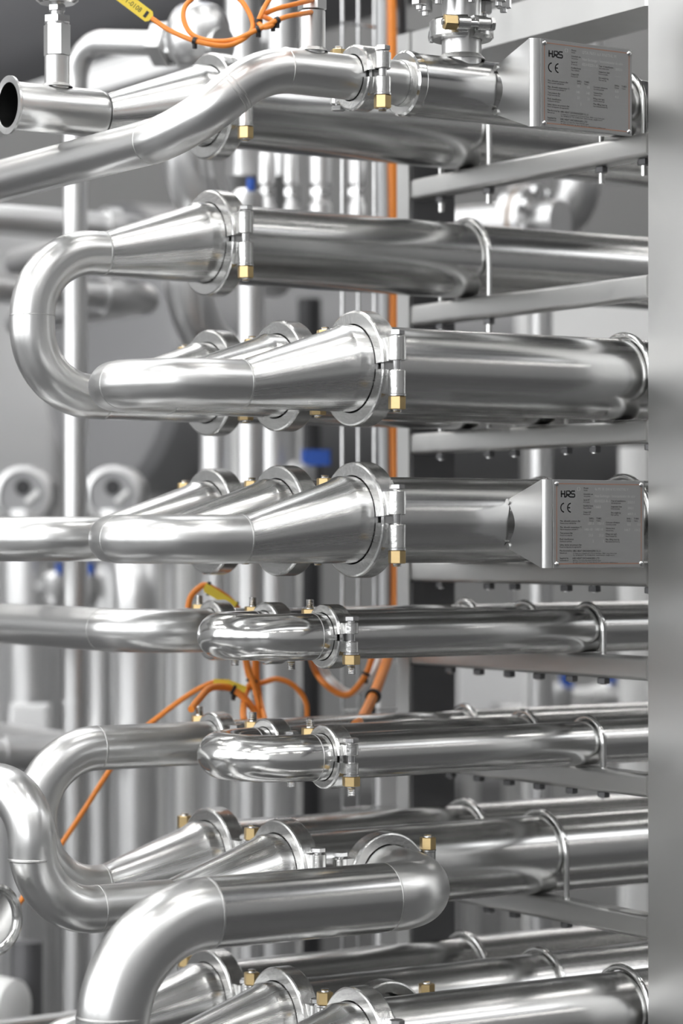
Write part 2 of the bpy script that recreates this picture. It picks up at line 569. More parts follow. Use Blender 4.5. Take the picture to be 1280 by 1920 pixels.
# ------------------------------------------------------------------ clamps
def make_clamp(name, label, loc, Ro, Ri, Wd, boss_y, bz0, bz1, br, nut_r, nut_h, tail, axis='X', flip=False):
    """Two-piece bolted clamp around an axis; front bolt with its nut below, rear bolt with its nut on top."""
    th = thing(name, label, 'clamp', loc, 'bolted pipe clamps')
    loc = Vector(loc)
    if axis == 'X':
        ax, sd = Vector((1, 0, 0)), Vector((0, 1, 0))
    else:
        ax, sd = Vector((0, -1, 0)), Vector((1, 0, 0))
    upv = Vector((0, 0, 1))
    h = Wd / 2
    prof = [(-h, Ri), (-h, Ro - 0.003), (-h + 0.001, Ro - 0.001), (-h + 0.003, Ro), (h - 0.003, Ro), (h - 0.001, Ro - 0.001), (h, Ro - 0.003), (h, Ri)]
    gap = math.asin(0.0045 / Ro)
    for nm, sg in (('upper_half', 1), ('lower_half', -1)):
        mb = MB()
        mid = 0.0 if sg > 0 else math.pi
        mb.lathe(prof, loc, ax, 40, mid - math.pi / 2 + gap, mid + math.pi / 2 - gap, upv, closed=True)
        for sy in (-1, 1):
            bc = loc + sd * (sy * boss_y)
            z0, z1 = sg * bz0, sg * bz1
            mb.lathe([(z0, 0.0), (z0, br - 0.001), (z0 + sg * 0.001, br), (z1 - sg * 0.001, br), (z1, br - 0.001), (z1, 0.0)], bc, upv, 20)
            # web between ring and boss
            ym = sy * (boss_y - 0.001)
            yi = sy * (math.sqrt(max(Ro * Ro - bz1 * bz1, 0)) - 0.006)
            a0, a1 = min(ym, yi), max(ym, yi)
            wz0, wz1 = sorted((z0, z1 - sg * 0.001))
            mb.box(loc + sd * ((a0 + a1) / 2) + upv * ((wz0 + wz1) / 2), (br * 1.7, a1 - a0, wz1 - wz0), ax, sd, upv, bev=0.001)
        mb.build(nm, 'cast_steel', th, ang=24)
    for sy in (-1, 1):
        bc = loc + sd * (sy * boss_y)
        s = 1 if sy < 0 else -1                 # head side: front bolt from above
        if flip:
            s = -s
        hd = 0.006
        bt = MB()
        bt.hexa(bc + upv * (s * (bz1 + 0.0015 + hd / 2)), 0.0094, hd, rot=0.2)
        top, bot = s * (bz1 + 0.002), -s * (bz1 + nut_h + 0.003 + tail)
        pth, nn = [], int(tail / 0.0011)
        rad = []
        pth.append(bc + upv * top); rad.append(0.0050)
        pth.append(bc + upv * (-s * (bz1 + nut_h + 0.003))); rad.append(0.0050)
        for k in range(nn):
            q = -s * (bz1 + nut_h + 0.003 + 0.001 + tail * k / max(nn, 1))
            pth.append(bc + upv * q); rad.append(0.0052 if k % 2 else 0.0045)
        pth.append(bc + upv * bot); rad.append(0.0042)
        bt.tube(pth, rad, 14)
        bt.build('bolt', 'bolt_steel', th, ang=30)
        MB().tube([bc + upv * (-s * bz1), bc + upv * (-s * (bz1 + 0.002))], br + 0.0007, 20).build('washer', 'bolt_steel', th)
        nb = MB().hexa(bc + upv * (-s * (bz1 + 0.0022 + nut_h / 2)), nut_r, nut_h, rot=0.25)
        nb.build('nut', 'brass', th, ang=30, label='brass hexagon nut')
    # little tongue that closes the joint on each side
    for sy in (-1, 1):
        MB().box(loc + sd * (sy * (Ri + 0.005)) + upv * 0, (Wd * 0.55, 0.006, 0.012), ax, sd, upv).build('joint_tongue', 'bolt_steel', th)
    return th


BIGC = dict(Ro=0.0695, Ri=0.0535, Wd=0.026, boss_y=0.0785, bz0=0.0055, bz1=0.034, br=0.0104, nut_r=0.0104, nut_h=0.0155, tail=0.003)
SLMC = dict(Ro=0.0395, Ri=0.0295, Wd=0.025, boss_y=0.0465, bz0=0.0045, bz1=0.0185, br=0.0090, nut_r=0.0110, nut_h=0.0120, tail=0.011)


def clamp_label(kind, r, c):
    return '%s bolted clamp with brass nuts, %s, %s' % (kind, lay(r), PLACE[c])


big_spots = [(1, 2), (2, 2)] + [(r, c) for r in (3, 4, 8) for c in (0, 1, 2)] + [(7, 1), (7, 2)]
proto = None
for r, c in big_spots:
    loc = (0.013, YC[c], ROWZ[r])
    lab = clamp_label('large', r, c)
    if proto is None:
        proto = make_clamp('pipe_clamp', lab, loc, **BIGC)
    else:
        copy_thing(proto, loc, lab)
proto = None
for r, c in [(5, 0), (5, 1), (5, 2), (6, 0), (6, 1), (6, 2)]:
    loc = (X5 + 0.0125, YS[c], ROWZ[r])
    lab = clamp_label('slim', r, c)
    if proto is None:
        proto = make_clamp('pipe_clamp', lab, loc, **SLMC)
    else:
        copy_thing(proto, loc, lab)

# ------------------------------------------------------------------ shells
SH = {}
for r, c in big_spots:
    lab = 'large brushed steel exchanger tube, %s, %s' % (lay(r), PLACE[c])
    if (r, c) == (4, 0):
        lab = 'large steel tube carrying the lower data plate, ' + lay(r)
    SH[r, c] = shell(r, YC[c], ROWZ[r], RS, lab)
    mb = MB()
    ferrule(mb, 0.0165, YC[c], ROWZ[r], RS, 0.0532, 0.006)
    mb.build('ferrule', 'bright_steel', SH[r, c])
for r in (5, 6):
    for c in (0, 1, 2):
        SH[r, c] = shell(r, YS[c], ROWZ[r], RSLIM, 'slim polished steel exchanger tube, %s, %s' % (lay(r), PLACE[c]), X5)

# ------------------------------------------------------------------ return bends and connecting pipes
for r in (3, 4, 8):
    th = thing('return_bend', 'steel return bend with two reducers at the open front, ' + lay(r), 'pipe', (-0.25, 0.086, ROWZ[r]))
    a = reducer(th, YC[0], ROWZ[r])
    b_ = reducer(th, YC[1], ROWZ[r])
    xe = a.x - 0.026 - 0.0865
    pipe(th, [a, (xe, a.y, a.z), (xe, b_.y, b_.z), b_], RP, 0.0864)
    weld(th, a, (1, 0, 0), RP)
    weld(th, b_, (1, 0, 0), RP)
    weld(th, (xe, 0.0865, a.z), (0, 1, 0), RP, w=0.0015)

th = thing('return_bend', 'upright steel U-bend joining the second and third tube layers at the rear', 'pipe', (-0.25, YC[2], ROWZ[3]))
a = reducer(th, YC[2], ROWZ[2])
b_ = reducer(th, YC[2], ROWZ[3])
rv = (a.z - b_.z) / 2
xe = a.x - 0.008 - rv
pipe(th, [a, (xe, a.y, a.z), (xe, b_.y, b_.z), b_], RP, rv * 0.92)
weld(th, a, (1, 0, 0), RP)
weld(th, b_, (1, 0, 0), RP)
weld(th, (xe, a.y, (a.z + b_.z) / 2 + 0.008), (0, 0, 1), RP, w=0.0014)

th = thing('feed_pipe', 'steel pipe elbow with reducer leaving the rear tube of the fourth layer', 'pipe', (-0.2, YC[2], ROWZ[4]))
a = reducer(th, YC[2], ROWZ[4])
xe = a.x - 0.02 - 0.09
pipe(th, [a, (xe, a.y, a.z), (xe, a.y + 0.9, a.z)], RP, 0.09, name='elbow')
weld(th, a, (1, 0, 0), RP)

for r in (5, 6):
    th = thing('return_bend', 'slim polished level U-bend on the ' + lay(r), 'pipe', (X5 - 0.1, 0.14, ROWZ[r]))
    rb = (YS[1] - YS[0]) / 2
    xe = X5 - 0.024 - rb
    z = ROWZ[r]
    pipe(th, [(X5 + 0.011, YS[0], z), (xe, YS[0], z), (xe, YS[1], z), (X5 + 0.011, YS[1], z)], RSLIM, rb * 0.995, mat='bright_steel', n=56, steps=24)
    weld(th, (X5 - 0.014, YS[0], z), (1, 0, 0), RSLIM, w=0.0012)
    weld(th, (X5 - 0.014, YS[1], z), (1, 0, 0), RSLIM, w=0.0012)

th = thing('feed_pipe', 'steel pipe bending away from the rear slim tube of the fifth layer', 'pipe', (X5, YS[2], ROWZ[5]))
xe = X5 - 0.02 - 0.085
pipe(th, [(X5 + 0.011, YS[2], ROWZ[5]), (xe, YS[2], ROWZ[5]), (xe, YS[2] + 1.3, ROWZ[5])], RSLIM, 0.085, name='elbow')
weld(th, (xe, YS[2] + 0.09, ROWZ[5]), (0, 1, 0), RSLIM, w=0.0012)

th = thing('return_bend', 'steel U-bend dropping from the sixth layer to the seventh layer at the rear', 'pipe', (-0.3, YC[2], ROWZ[7]))
b_ = reducer(th, YC[2], ROWZ[7])
rv = (ROWZ[6] - b_.z) / 2
jx = P(183, 1400, Y=YC[2]).x
xe = jx - rv
pipe(th, [(X5 + 0.011, YC[2], ROWZ[6]), (xe, YC[2], ROWZ[6]), (xe, YC[2], b_.z), b_], RP, rv * 0.97)
weld(th, (jx, YC[2], ROWZ[6]), (1, 0, 0), RP)
weld(th, b_, (1, 0, 0), RP)

th = thing('riser_pipe', 'S-shaped steel riser with reducer from the middle tube of the seventh layer', 'pipe', (-0.3, YC[1], ROWZ[7]))
a = reducer(th, YC[1], ROWZ[7])
jx = P(183, 1709, Y=YC[1]).x
vx = P(60, 1610, Y=YC[1]).x
zt = P(60, 1481, Y=YC[1]).z
pipe(th, [a, (vx, YC[1], a.z), (vx, YC[1], zt), (vx - 0.14, YC[1] + 0.5, zt)], RP, [0.082, (zt - a.z) - 0.084])
weld(th, (jx, YC[1], a.z), (1, 0, 0), RP)
weld(th, (vx, YC[1], P(60, 1611, Y=YC[1]).z), (0, 0, 1), RP)

for r, c in ((8, 2),):
    th = thing('reducer_pipe', 'steel reducer and pipe stub on the rear tube of the lowest layer', 'pipe', (-0.2, YC[2], ROWZ[8]))
    a = reducer(th, YC[2], ROWZ[r])
    pipe(th, [a, (a.x - 0.11, a.y, a.z), (a.x - 0.11, a.y, a.z - 0.3)], RP, 0.085, name='elbow')
    weld(th, a, (1, 0, 0), RP)

# --- big branch pipe on the middle tube of layer 7
RB = 0.0415
bx = P(728, 1650, Y=0.09).x
z7 = ROWZ[7] - 0.002
for r, (px, zz) in {7: (728, z7), 8: (726, ROWZ[8] - 0.002)}.items():
    x = P(px, 1650, Y=0.09).x
    MB().tube([(x, YC[1] - 0.03, zz), (x, 0.098, zz)], RB, 40, False, False).build('branch_stub', 'shell_steel', SH[r, 1])
    make_clamp('pipe_clamp', 'outward facing clamp on the short side branch, ' + lay(r), (x, 0.099, zz),
               0.0565, RB + 0.001, 0.025, 0.0660, 0.0055, 0.028, 0.0100, 0.0104, 0.0155, 0.003, axis='Y', flip=(False))
th = thing('branch_pipe', 'wide brushed steel pipe from the clamped side branch bending down', 'pipe', (bx - 0.3, -0.03, z7))
PY = -0.022
zq = z7 - 0.006
jx1 = P(388, 1715, Y=PY).x
vxx = jx1 - 0.122
pth = [(bx, 0.098, z7), (bx, PY, zq), (vxx, PY, zq), (vxx, PY, 0.10)]
pipe(th, [pth[0], pth[1], (bx - 0.081, PY, zq)], RB, 0.075, name='elbow', n=56, steps=20)
pipe(th, [(bx - 0.081, PY, zq), (jx1 - 0.002, PY, zq)], RB, 0.1, name='straight_pipe', mat='shell_steel', n=56)
pipe(th, [(jx1 - 0.002, PY, zq), (vxx, PY, zq), (vxx, PY, 0.012)], RB, 0.12, name='elbow', n=56, steps=24)
MB().lathe([(0, RB), (0, 0.07), (0.012, 0.07), (0.012, RB)], (vxx, PY, 0.0), (0, 0, 1), 40).build('floor_flange', 'bright_steel', th)
weld(th, (bx - 0.081, PY, zq), (1, 0, 0), RB)
weld(th, (jx1, PY, zq), (1, 0, 0), RB)
weld(th, (vxx, PY, P(215, 1905, Y=PY).z), (0, 0, 1), RB)

# ------------------------------------------------------------------ top front line (layer 1, front)
Z1F = P(662, 146, Y=0).z
R1, R1P = 0.038, 0.0268
XD = P(752, 155, Y=0).x
th = thing('exchanger_tube', 'steel tube carrying the upper data plate under the top of the frame', 'pipe', (XD, 0, Z1F), 'heat exchanger tubes in the frame')
SH[1, 0] = th
MB().tube([(XD + 0.006, 0, Z1F), (XEND, 0, Z1F)], R1, 64).build('shell', 'shell_steel', th)
MB().tube([(0.013, 0, Z1F), (XD + 0.01, 0, Z1F)], R1P, 48).build('inlet_neck', 'pipe_steel', th)
MB().lathe([(0.0, R1P), (0.0, R1 - 0.001), (0.002, R1 + 0.0015), (0.012, R1 + 0.0015), (0.014, R1), (0.014, R1P)], (XD, 0, Z1F), (1, 0, 0), 56).build('end_plate', 'bright_steel', th)
weld(th, (XD - 0.001, 0, Z1F), (1, 0, 0), R1P + 0.001, w=0.004)
xt = P(865, 100, Y=0).x
RT = 0.0245
ztc = P(865, 57, Y=0).z
MB().tube([(xt, 0, Z1F + R1 * 0.5), (xt, 0, ztc)], RT, 40).build('branch_neck', 'pipe_steel', th)
MB().lathe([(0, RT - 0.002), (0.0, RT + 0.005), (0.002, RT + 0.0035), (0.006, RT), (0.006, RT - 0.002)], (xt, 0, Z1F + R1 - 0.001), (0, 0, 1), 40).build('weld_seam', 'weld_steel', th)
make_clamp('pipe_clamp', 'slim bolted clamp on the bent pipe below the top of the frame', (0.013, 0, Z1F), 0.0395, 0.0282, 0.026, 0.0480, 0.0045, 0.0245, 0.0100, 0.0104, 0.0155, 0.003)

# vertical-axis clamp and flange on the branch neck
cl = thing('pipe_clamp', 'clamp lying flat around the short upright neck beside the upper data plate', 'clamp', (xt, 0, ztc), 'bolted pipe clamps')
Ro, Ri, h = 0.0395, RT + 0.001, 0.0125
prof = [(-h, Ri), (-h, Ro - 0.003), (-h + 0.003, Ro), (h - 0.003, Ro), (h, Ro - 0.003), (h, Ri)]
dirb = (FWD * -0.62 + RGT * 0.78).normalized()      # joint with the big nut faces out of the rack
dirb = Vector((-0.30, -0.95, 0)).normalized()
perp = Vector((0, 0, 1)).cross(dirb)
gap = 0.11
for nm, sg in (('half_ring', 1), ('half_ring', -1)):
    mb = MB().lathe(prof, (xt, 0, ztc), (0, 0, 1), 32, gap, math.pi - gap, dirb if sg > 0 else -dirb, closed=True)
    mb.build(nm, 'cast_steel', cl, ang=24)
for sd_, s in ((dirb, 1), (-dirb, -1)):
    bc = Vector((xt, 0, ztc)) + sd_ * (Ro + 0.007)
    ax = perp * s
    for q in (-1, 1):
        MB().lathe([(0.005 * q, 0.0), (0.005 * q, 0.0078), (0.02 * q, 0.0078), (0.02 * q, 0.0)], bc, ax, 20).box(
            bc - sd_ * 0.006 + ax * (0.012 * q), (0.012, 0.014, 0.013), sd_, ax, (0, 0, 1)).build('lug', 'cast_steel', cl)
    bt = MB().tube([bc - ax * 0.04, bc + ax * 0.02], 0.0042, 14).hexa(bc + ax * 0.0235, 0.0088, 0.006, ax)
    bt.build('bolt', 'bolt_steel', cl)
    MB().hexa(bc - ax * 0.0295, 0.0100, 0.016, ax, rot=0.3).build('nut', 'brass', cl, label='brass hexagon nut')

fl = thing('pipe_flange', 'round steel flange with hexagon bolts above the upright neck', 'flange', (xt, 0, ztc + 0.012))
zf = P(865, -10, Y=0).z
MB().tube([(xt, 0, ztc), (xt, 0, zf)], RT - 0.0005, 40).build('neck', 'pipe_steel', fl)
MB().lathe([(0, RT - 0.002), (0, 0.066), (0.014, 0.066), (0.014, 0.0)], (xt, 0, zf), (0, 0, 1), 48).build('flange_disc', 'cast_steel', fl)
for k in range(8):
    a = math.radians(22 + 45 * k)
    c = Vector((xt + 0.053 * math.cos(a), 0.053 * math.sin(a), zf))
    MB().tube([c + Vector((0, 0, -0.020)), c + Vector((0, 0, 0.03))], 0.0045, 12).hexa(c + Vector((0, 0, -0.0075)), 0.0100, 0.015, rot=k).build('flange_bolt', 'bolt_steel', fl, ang=30)

# bent feed pipe with thermowell socket
A = Vector((0.012, 0, Z1F))
c1 = P(492, 128, Y=0)
c1.z = Z1F
mdir = Vector((-0.707, 0.28, -0.649)).normalized()
tgt = None
best = 1e9
for k in range(40, 400):
    q = c1 + mdir * (k * 0.001)
    rel = q - CAM
    d_ = rel.dot(FWD)
    qx, qy = 640 + rel.dot(RGT) / d_ * F_PX, HOR - rel.z / d_ * F_PX
    e = abs(qy - (339 - 0.259 * qx))
    if e < best:
        best, tgt = e, q
c2 = tgt
th = thing('feed_pipe', 'doubly bent steel pipe running down from the uppermost front clamp', 'pipe', (c1.x, 0, Z1F))
pipe(th, [A, c1, c2, c2 + Vector((0, 0.85, 0))], R1P, [0.10, 0.10], name='bent_pipe', n=48, steps=18)
j1 = P(532, 140, Y=0)
weld(th, (j1.x, 0, Z1F), (1, 0, 0), R1P, w=0.0012)
tl1 = 0.10 * math.tan((math.pi - (A - c1).angle(c2 - c1)) / 2)
weld(th, c1 + mdir * tl1, mdir, R1P)
tl2 = 0.10 * math.tan(mdir.angle(Vector((0, 1, 0))) / 2)
weld(th, c2 - mdir * tl2, mdir, R1P)
weld(th, c2 + Vector((0, tl2, 0)), (0, 1, 0), R1P)
xs = P(585, 60, Y=0).x
MB().tube([(xs, 0, Z1F + R1P * 0.7), (xs, 0, P(585, 22, Y=0).z)], 0.0158, 36).build('socket', 'satin_steel', th)
MB().lathe([(0, 0.014), (0, 0.019), (0.004, 0.0162), (0.004, 0.014)], (xs, 0, Z1F + R1P - 0.0015), (0, 0, 1), 36).build('weld_seam', 'weld_steel', th)
zz = P(585, 21, Y=0).z
sn = thing('temperature_sensor', 'hexagon steel sensor fitting screwed into the bent pipe', 'sensor', (xs, 0, zz))
MB().hexa((xs, 0, zz + 0.03), 0.0172, 0.058, rot=0.35, ch=0.001).build('hex_body', 'satin_steel', sn, ang=20)
MB().tube([(xs, 0, zz + 0.058), (xs, 0, zz + 0.11)], 0.010, 24).build('stem', 'bolt_steel', sn)

# tee at the end of the rear tube of layer 1
th = thing('tee_pipe', 'open-ended steel tee with reducer on the rear tube of the top layer', 'pipe', (-0.25, YC[2], ROWZ[1]))
RTE = 0.0300
a = reducer(th, YC[2], ROWZ[1], r=0.0265)
xo = P(14, 200, Y=YC[2]).x
mb = MB()
zc = a.z + 0.001
mb.lathe([(a.x + 0.002, 0.0262), (a.x - 0.003, RTE - 0.0015), (a.x - 0.008, RTE), (xo + 0.02, RTE), (xo + 0.02, RTE), (xo + 0.007, RTE), (xo + 0.003, 0.0365), (xo, 0.0365), (xo, RTE + 0.001), (xo + 0.0006, RTE - 0.0018)], (0, YC[2], zc), (1, 0, 0), 56)
mb.build('tee_body', 'pipe_steel', th)
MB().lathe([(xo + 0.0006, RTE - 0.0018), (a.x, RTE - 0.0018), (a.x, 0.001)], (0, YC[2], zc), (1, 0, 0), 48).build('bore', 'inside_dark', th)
xb = P(107, 165, Y=YC[2]).x
MB().tube([(xb, YC[2], zc + RTE * 0.7), (xb, YC[2], P(107, 106, Y=YC[2]).z)], 0.0158, 36).build('socket', 'satin_steel', th)
MB().lathe([(0, 0.014), (0, 0.020), (0.004, 0.0162), (0.004, 0.014)], (xb, YC[2], zc + RTE - 0.0015), (0, 0, 1), 36).build('weld_seam', 'weld_steel', th)
z0 = P(107, 105, Y=YC[2]).z
sn = thing('pressure_sensor', 'round-topped steel sensor with long hexagon body on the open tee', 'sensor', (xb, YC[2], z0))
k1 = P(107, 47, Y=YC[2]).z
k2 = P(107, 30, Y=YC[2]).z
k3 = P(107, 10, Y=YC[2]).z
MB().hexa((xb, YC[2], (z0 + k1) / 2), 0.0172, k1 - z0, rot=0.35, ch=0.0008).build('hex_body', 'satin_steel', sn, ang=20)
MB().tube([(xb, YC[2], k1), (xb, YC[2], k1 + 0.002)], 0.0150, 24).hexa((xb, YC[2], (k1 + k2) / 2 + 0.001), 0.0178, k2 - k1 - 0.002, rot=0.1).build('union_nut', 'bolt_steel', sn, ang=25)
MB().tube([(xb, YC[2], k2), (xb, YC[2], k3 + 0.006)], 0.0085, 24).hexa((xb, YC[2], (k2 + k3) / 2 + 0.003), 0.0115, 0.008, rot=0.1).build('stem', 'bolt_steel', sn, ang=25)
MB().lathe([(0, 0), (0, 0.022), (0.004, 0.027), (0.010, 0.0275), (0.012, 0.026), (0.05, 0.026), (0.054, 0.022), (0.054, 0)], (xb, YC[2], k3 + 0.002), (0, 0, 1), 40).build('head', 'bright_steel', sn)


# ------------------------------------------------------------------ saddle bolts (U-bolts)
def ubolt(r, y, z, R, label, zb):
    tail = 0.022 if r < 3 else 0.0095
    th = thing('saddle_bolt', label, 'U-bolt', (XB, y, zb), 'saddle bolts holding the tubes')
    q = 0.0042
    Rm = R + q + 0.0006
    path = [(XB, y - Rm, zb - tail), (XB, y - Rm, z)]
    for k in range(1, 24):
        a = math.pi * k / 24
        path.append((XB, y - Rm * math.cos(a), z + Rm * math.sin(a)))
    path += [(XB, y + Rm, z), (XB, y + Rm, zb - tail)]
    MB().tube(path, q, 12, up=(1, 0, 0)).build('rod', 'bright_steel', th)
    for s in (-1, 1):
        MB().hexa((XB, y + s * Rm, zb - 0.0045), 0.0085, 0.008).build('nut', 'dark_or_shaded_steel', th, ang=30)  # nuts coloured dark for the shade under the crossbeam


for (r, c), sh in SH.items():
    ys = YS if r in (5, 6) else YC
    z = ROWZ[r] if (r, c) != (1, 0) else Z1F
    R = RSLIM if r in (5, 6) else (R1 if (r, c) == (1, 0) else RS)
    ubolt(r, ys[c], z, R, 'bent rod over the tube %s, %s' % (PLACE[c], lay(r)), BEAM_Z[r][1])


# ------------------------------------------------------------------ data plates
def text_mesh(s):
    cu = bpy.data.curves.new('t', 'FONT')
    cu.body = s
    cu.size = 1.0
    cu.resolution_u = 2
    ob = bpy.data.objects.new('t', cu)
    COL.objects.link(ob)
    dg = bpy.context.evaluated_depsgraph_get()
    me = bpy.data.meshes.new_from_object(ob.evaluated_get(dg))
    vs = [v.co.copy() for v in me.vertices]
    fs = [list(p.vertices) for p in me.polygons]
    bpy.data.objects.remove(ob)
    bpy.data.curves.remove(cu)
    bpy.data.meshes.remove(me)
    return vs, fs


TCACHE = {}


def put_text(mb, s, x0, x1, ytop, ybot):
    """Fit text between x0..x1 with capitals from ytop to ybot (fractions of the plate, y down)."""
    if s not in TCACHE:
        TCACHE[s] = text_mesh(s)
    vs, fs = TCACHE[s]
    a, b_ = min(v.x for v in vs), max(v.x for v in vs)
    sx = (x1 - x0) / (b_ - a)
    sy = (ybot - ytop) / 0.70
    mb.add([(x0 + (v.x - a) * sx, ybot - v.y * sy, 0) for v in vs], fs)


def data_plate(sh, px_l, py_c, y_tube, rt, label, px_neck, rows):
    yp = y_tube - rt - 0.066
    pl = P(px_l, py_c, Y=yp)
    Wp, Hp = 0.1405, 0.1065
    x0, zc = pl.x, pl.z
    # bracket: side sheet square to the tube, bent round into the front sheet
    ysh = y_tube - rt
    xs_ = x0 - 0.011
    side = MB()
    outl = [(ysh + 0.006, 0.030), (yp + 0.004, Hp / 2), (yp + 0.004, -Hp / 2), (ysh + 0.006, -0.030)]
    cut = [(ysh + 0.004 - 0.012 * math.sin(math.pi * k / 10), -0.024 + 0.048 * k / 10) for k in range(11)]
    side.prism(outl + cut, -0.001, 0.001, (xs_, 0, zc), (0, 1, 0), (0, 0, 1), (1, 0, 0))
    side.build('bracket_side', 'pipe_steel', sh, ang=20)
    bend = MB()
    pr = []
    for k in range(7):
        a = math.pi / 2 * k / 6
        pr.append((xs_ - 0.001 + 0.011 * (1 - math.cos(a)), yp + 0.006 - 0.008 * math.sin(a) - 0.0))
    vs = [(x, y, zc - Hp / 2) for x, y in pr] + [(x, y, zc + Hp / 2) for x, y in pr]
    bend.add(vs, [[k, k + 1, 8 + k, 7 + k] for k in range(6)])
    bend.box((x0 + Wp / 2, yp - 0.001, zc), (Wp, 0.002, Hp))
    bend.build('bracket_front', 'satin_steel', sh, ang=50)
    for s in (-1, 1):
        MB().lathe([(-0.003, 0), (-0.003, 0.004), (0.003, 0.004), (0.003, 0)], (xs_, ysh + 0.005, zc + s * 0.027), (1, 0, 0), 12).build('weld_spot', 'weld_steel', sh)
    p_ = MB().box((x0 + Wp / 2, yp - 0.0026, zc), (Wp - 0.001, 0.0012, Hp - 0.001)).build('data_plate', 'plate_metal', sh, label=label)
    fy = yp - 0.0034

    def conv(mb):
        mb.v = [Vector((x0 + v.x * Wp, fy, zc + (0.5 - v.y) * Hp)) for v in mb.v]
        mb.f = [f[::-1] for f in mb.f]
        return mb

    ink, eng, brd = MB(), MB(), MB()
    for kind, s, a, b_, c, d in rows:
        put_text(ink if kind else eng, s, a, b_, c, d)
    # logo letters H R S drawn as strokes, CE mark as arcs
    asp = Wp / Hp
    lx0, lx1, ly0, ly1 = 0.078, 0.232, 0.125, 0.200

    def st(pts, w):
        pts = [(lx0 + u * (lx1 - lx0), ly1 + (ly0 - ly1) * v) for u, v in pts]
        q = MB().stroke([(u * asp, v) for u, v in pts], w)
        ink.add([(v.x / asp, v.y, 0) for v in q.v], q.f)

    w = 0.017
    st([(0.05, 0), (0.05, 1)], w)
    st([(0.0, 0.5), (0.30, 0.5)], w)
    st([(0.28, 1), (0.28, 0.0)], w)
    st([(0.25, 0.06), (0.36, 0.06), (0.41, 0.15), (0.41, 0.94), (0.62, 0.94), (0.66, 0.85), (0.66, 0.5), (0.62, 0.42), (0.44, 0.42)], w)
    st([(0.44, 0.42), (0.62, 0.10), (0.70, 0.05), (0.94, 0.05), (0.98, 0.14), (0.98, 0.42), (0.94, 0.5), (0.78, 0.5), (0.74, 0.58), (0.74, 0.85), (0.78, 0.94), (1.0, 0.94)], w)

    def arc(cx, cy, r, a0, a1, w, n=16):
        q = MB().stroke([(cx * asp + r * math.cos(a0 + (a1 - a0) * k / n), cy + r * math.sin(a0 + (a1 - a0) * k / n)) for k in range(n + 1)], w)
        return [(v.x / asp, v.y, 0) for v in q.v], q.f

    ink.add(*arc(0.117, 0.318, 0.050, math.radians(95), math.radians(265), 0.015))
    ink.add(*arc(0.190, 0.318, 0.050, math.radians(95), math.radians(265), 0.015))
    q = MB().stroke([(0.155 * asp, 0.318), (0.180 * asp, 0.318)], 0.015)
    ink.add([(v.x / asp, v.y, 0) for v in q.v], q.f)
    conv(ink).build('lettering', 'black_ink', p_)
    conv(eng).build('engraving', 'engraving', p_)
    ring = MB()
    ring.add(*arc(0.272, 0.104, 0.020, math.radians(100), math.radians(250), 0.008))
    ring.add(*arc(0.272, 0.104, 0.020, math.radians(-80), math.radians(70), 0.008))
    conv(ring).build('logo_ring', 'engraving', p_)
    e, g, wl_ = 0.035, 0.035 * asp, 0.010
    for pts in ([(0.05, g), (0.95, g)], [(0.05, 1 - g), (0.95, 1 - g)], [(e, 0.06), (e, 0.94)], [(1 - e, 0.06), (1 - e, 0.94)]):
        q = MB().stroke([(u * asp, v) for u, v in pts], wl_)
        brd.add([(v.x / asp, v.y, 0) for v in q.v], q.f)
    conv(brd).build('border_line', 'copper_line', p_)
    for sx in (0.005, Wp - 0.005):
        for sz in (-Hp / 2 + 0.005, Hp / 2 - 0.005):
            c = Vector((x0 + sx, yp - 0.0032, zc + sz))
            MB().lathe([(0, 0.0033), (0.0008, 0.0030), (0.0018, 0.0020), (0.0022, 0.0009), (0.0008, 0.0008), (0.0008, 0)], c, (0, -1, 0), 20).build('rivet', 'bolt_steel', p_)


def fr(cx, cy):
    return (cx - 190) / 915.0, (cy - 120) / 860.0


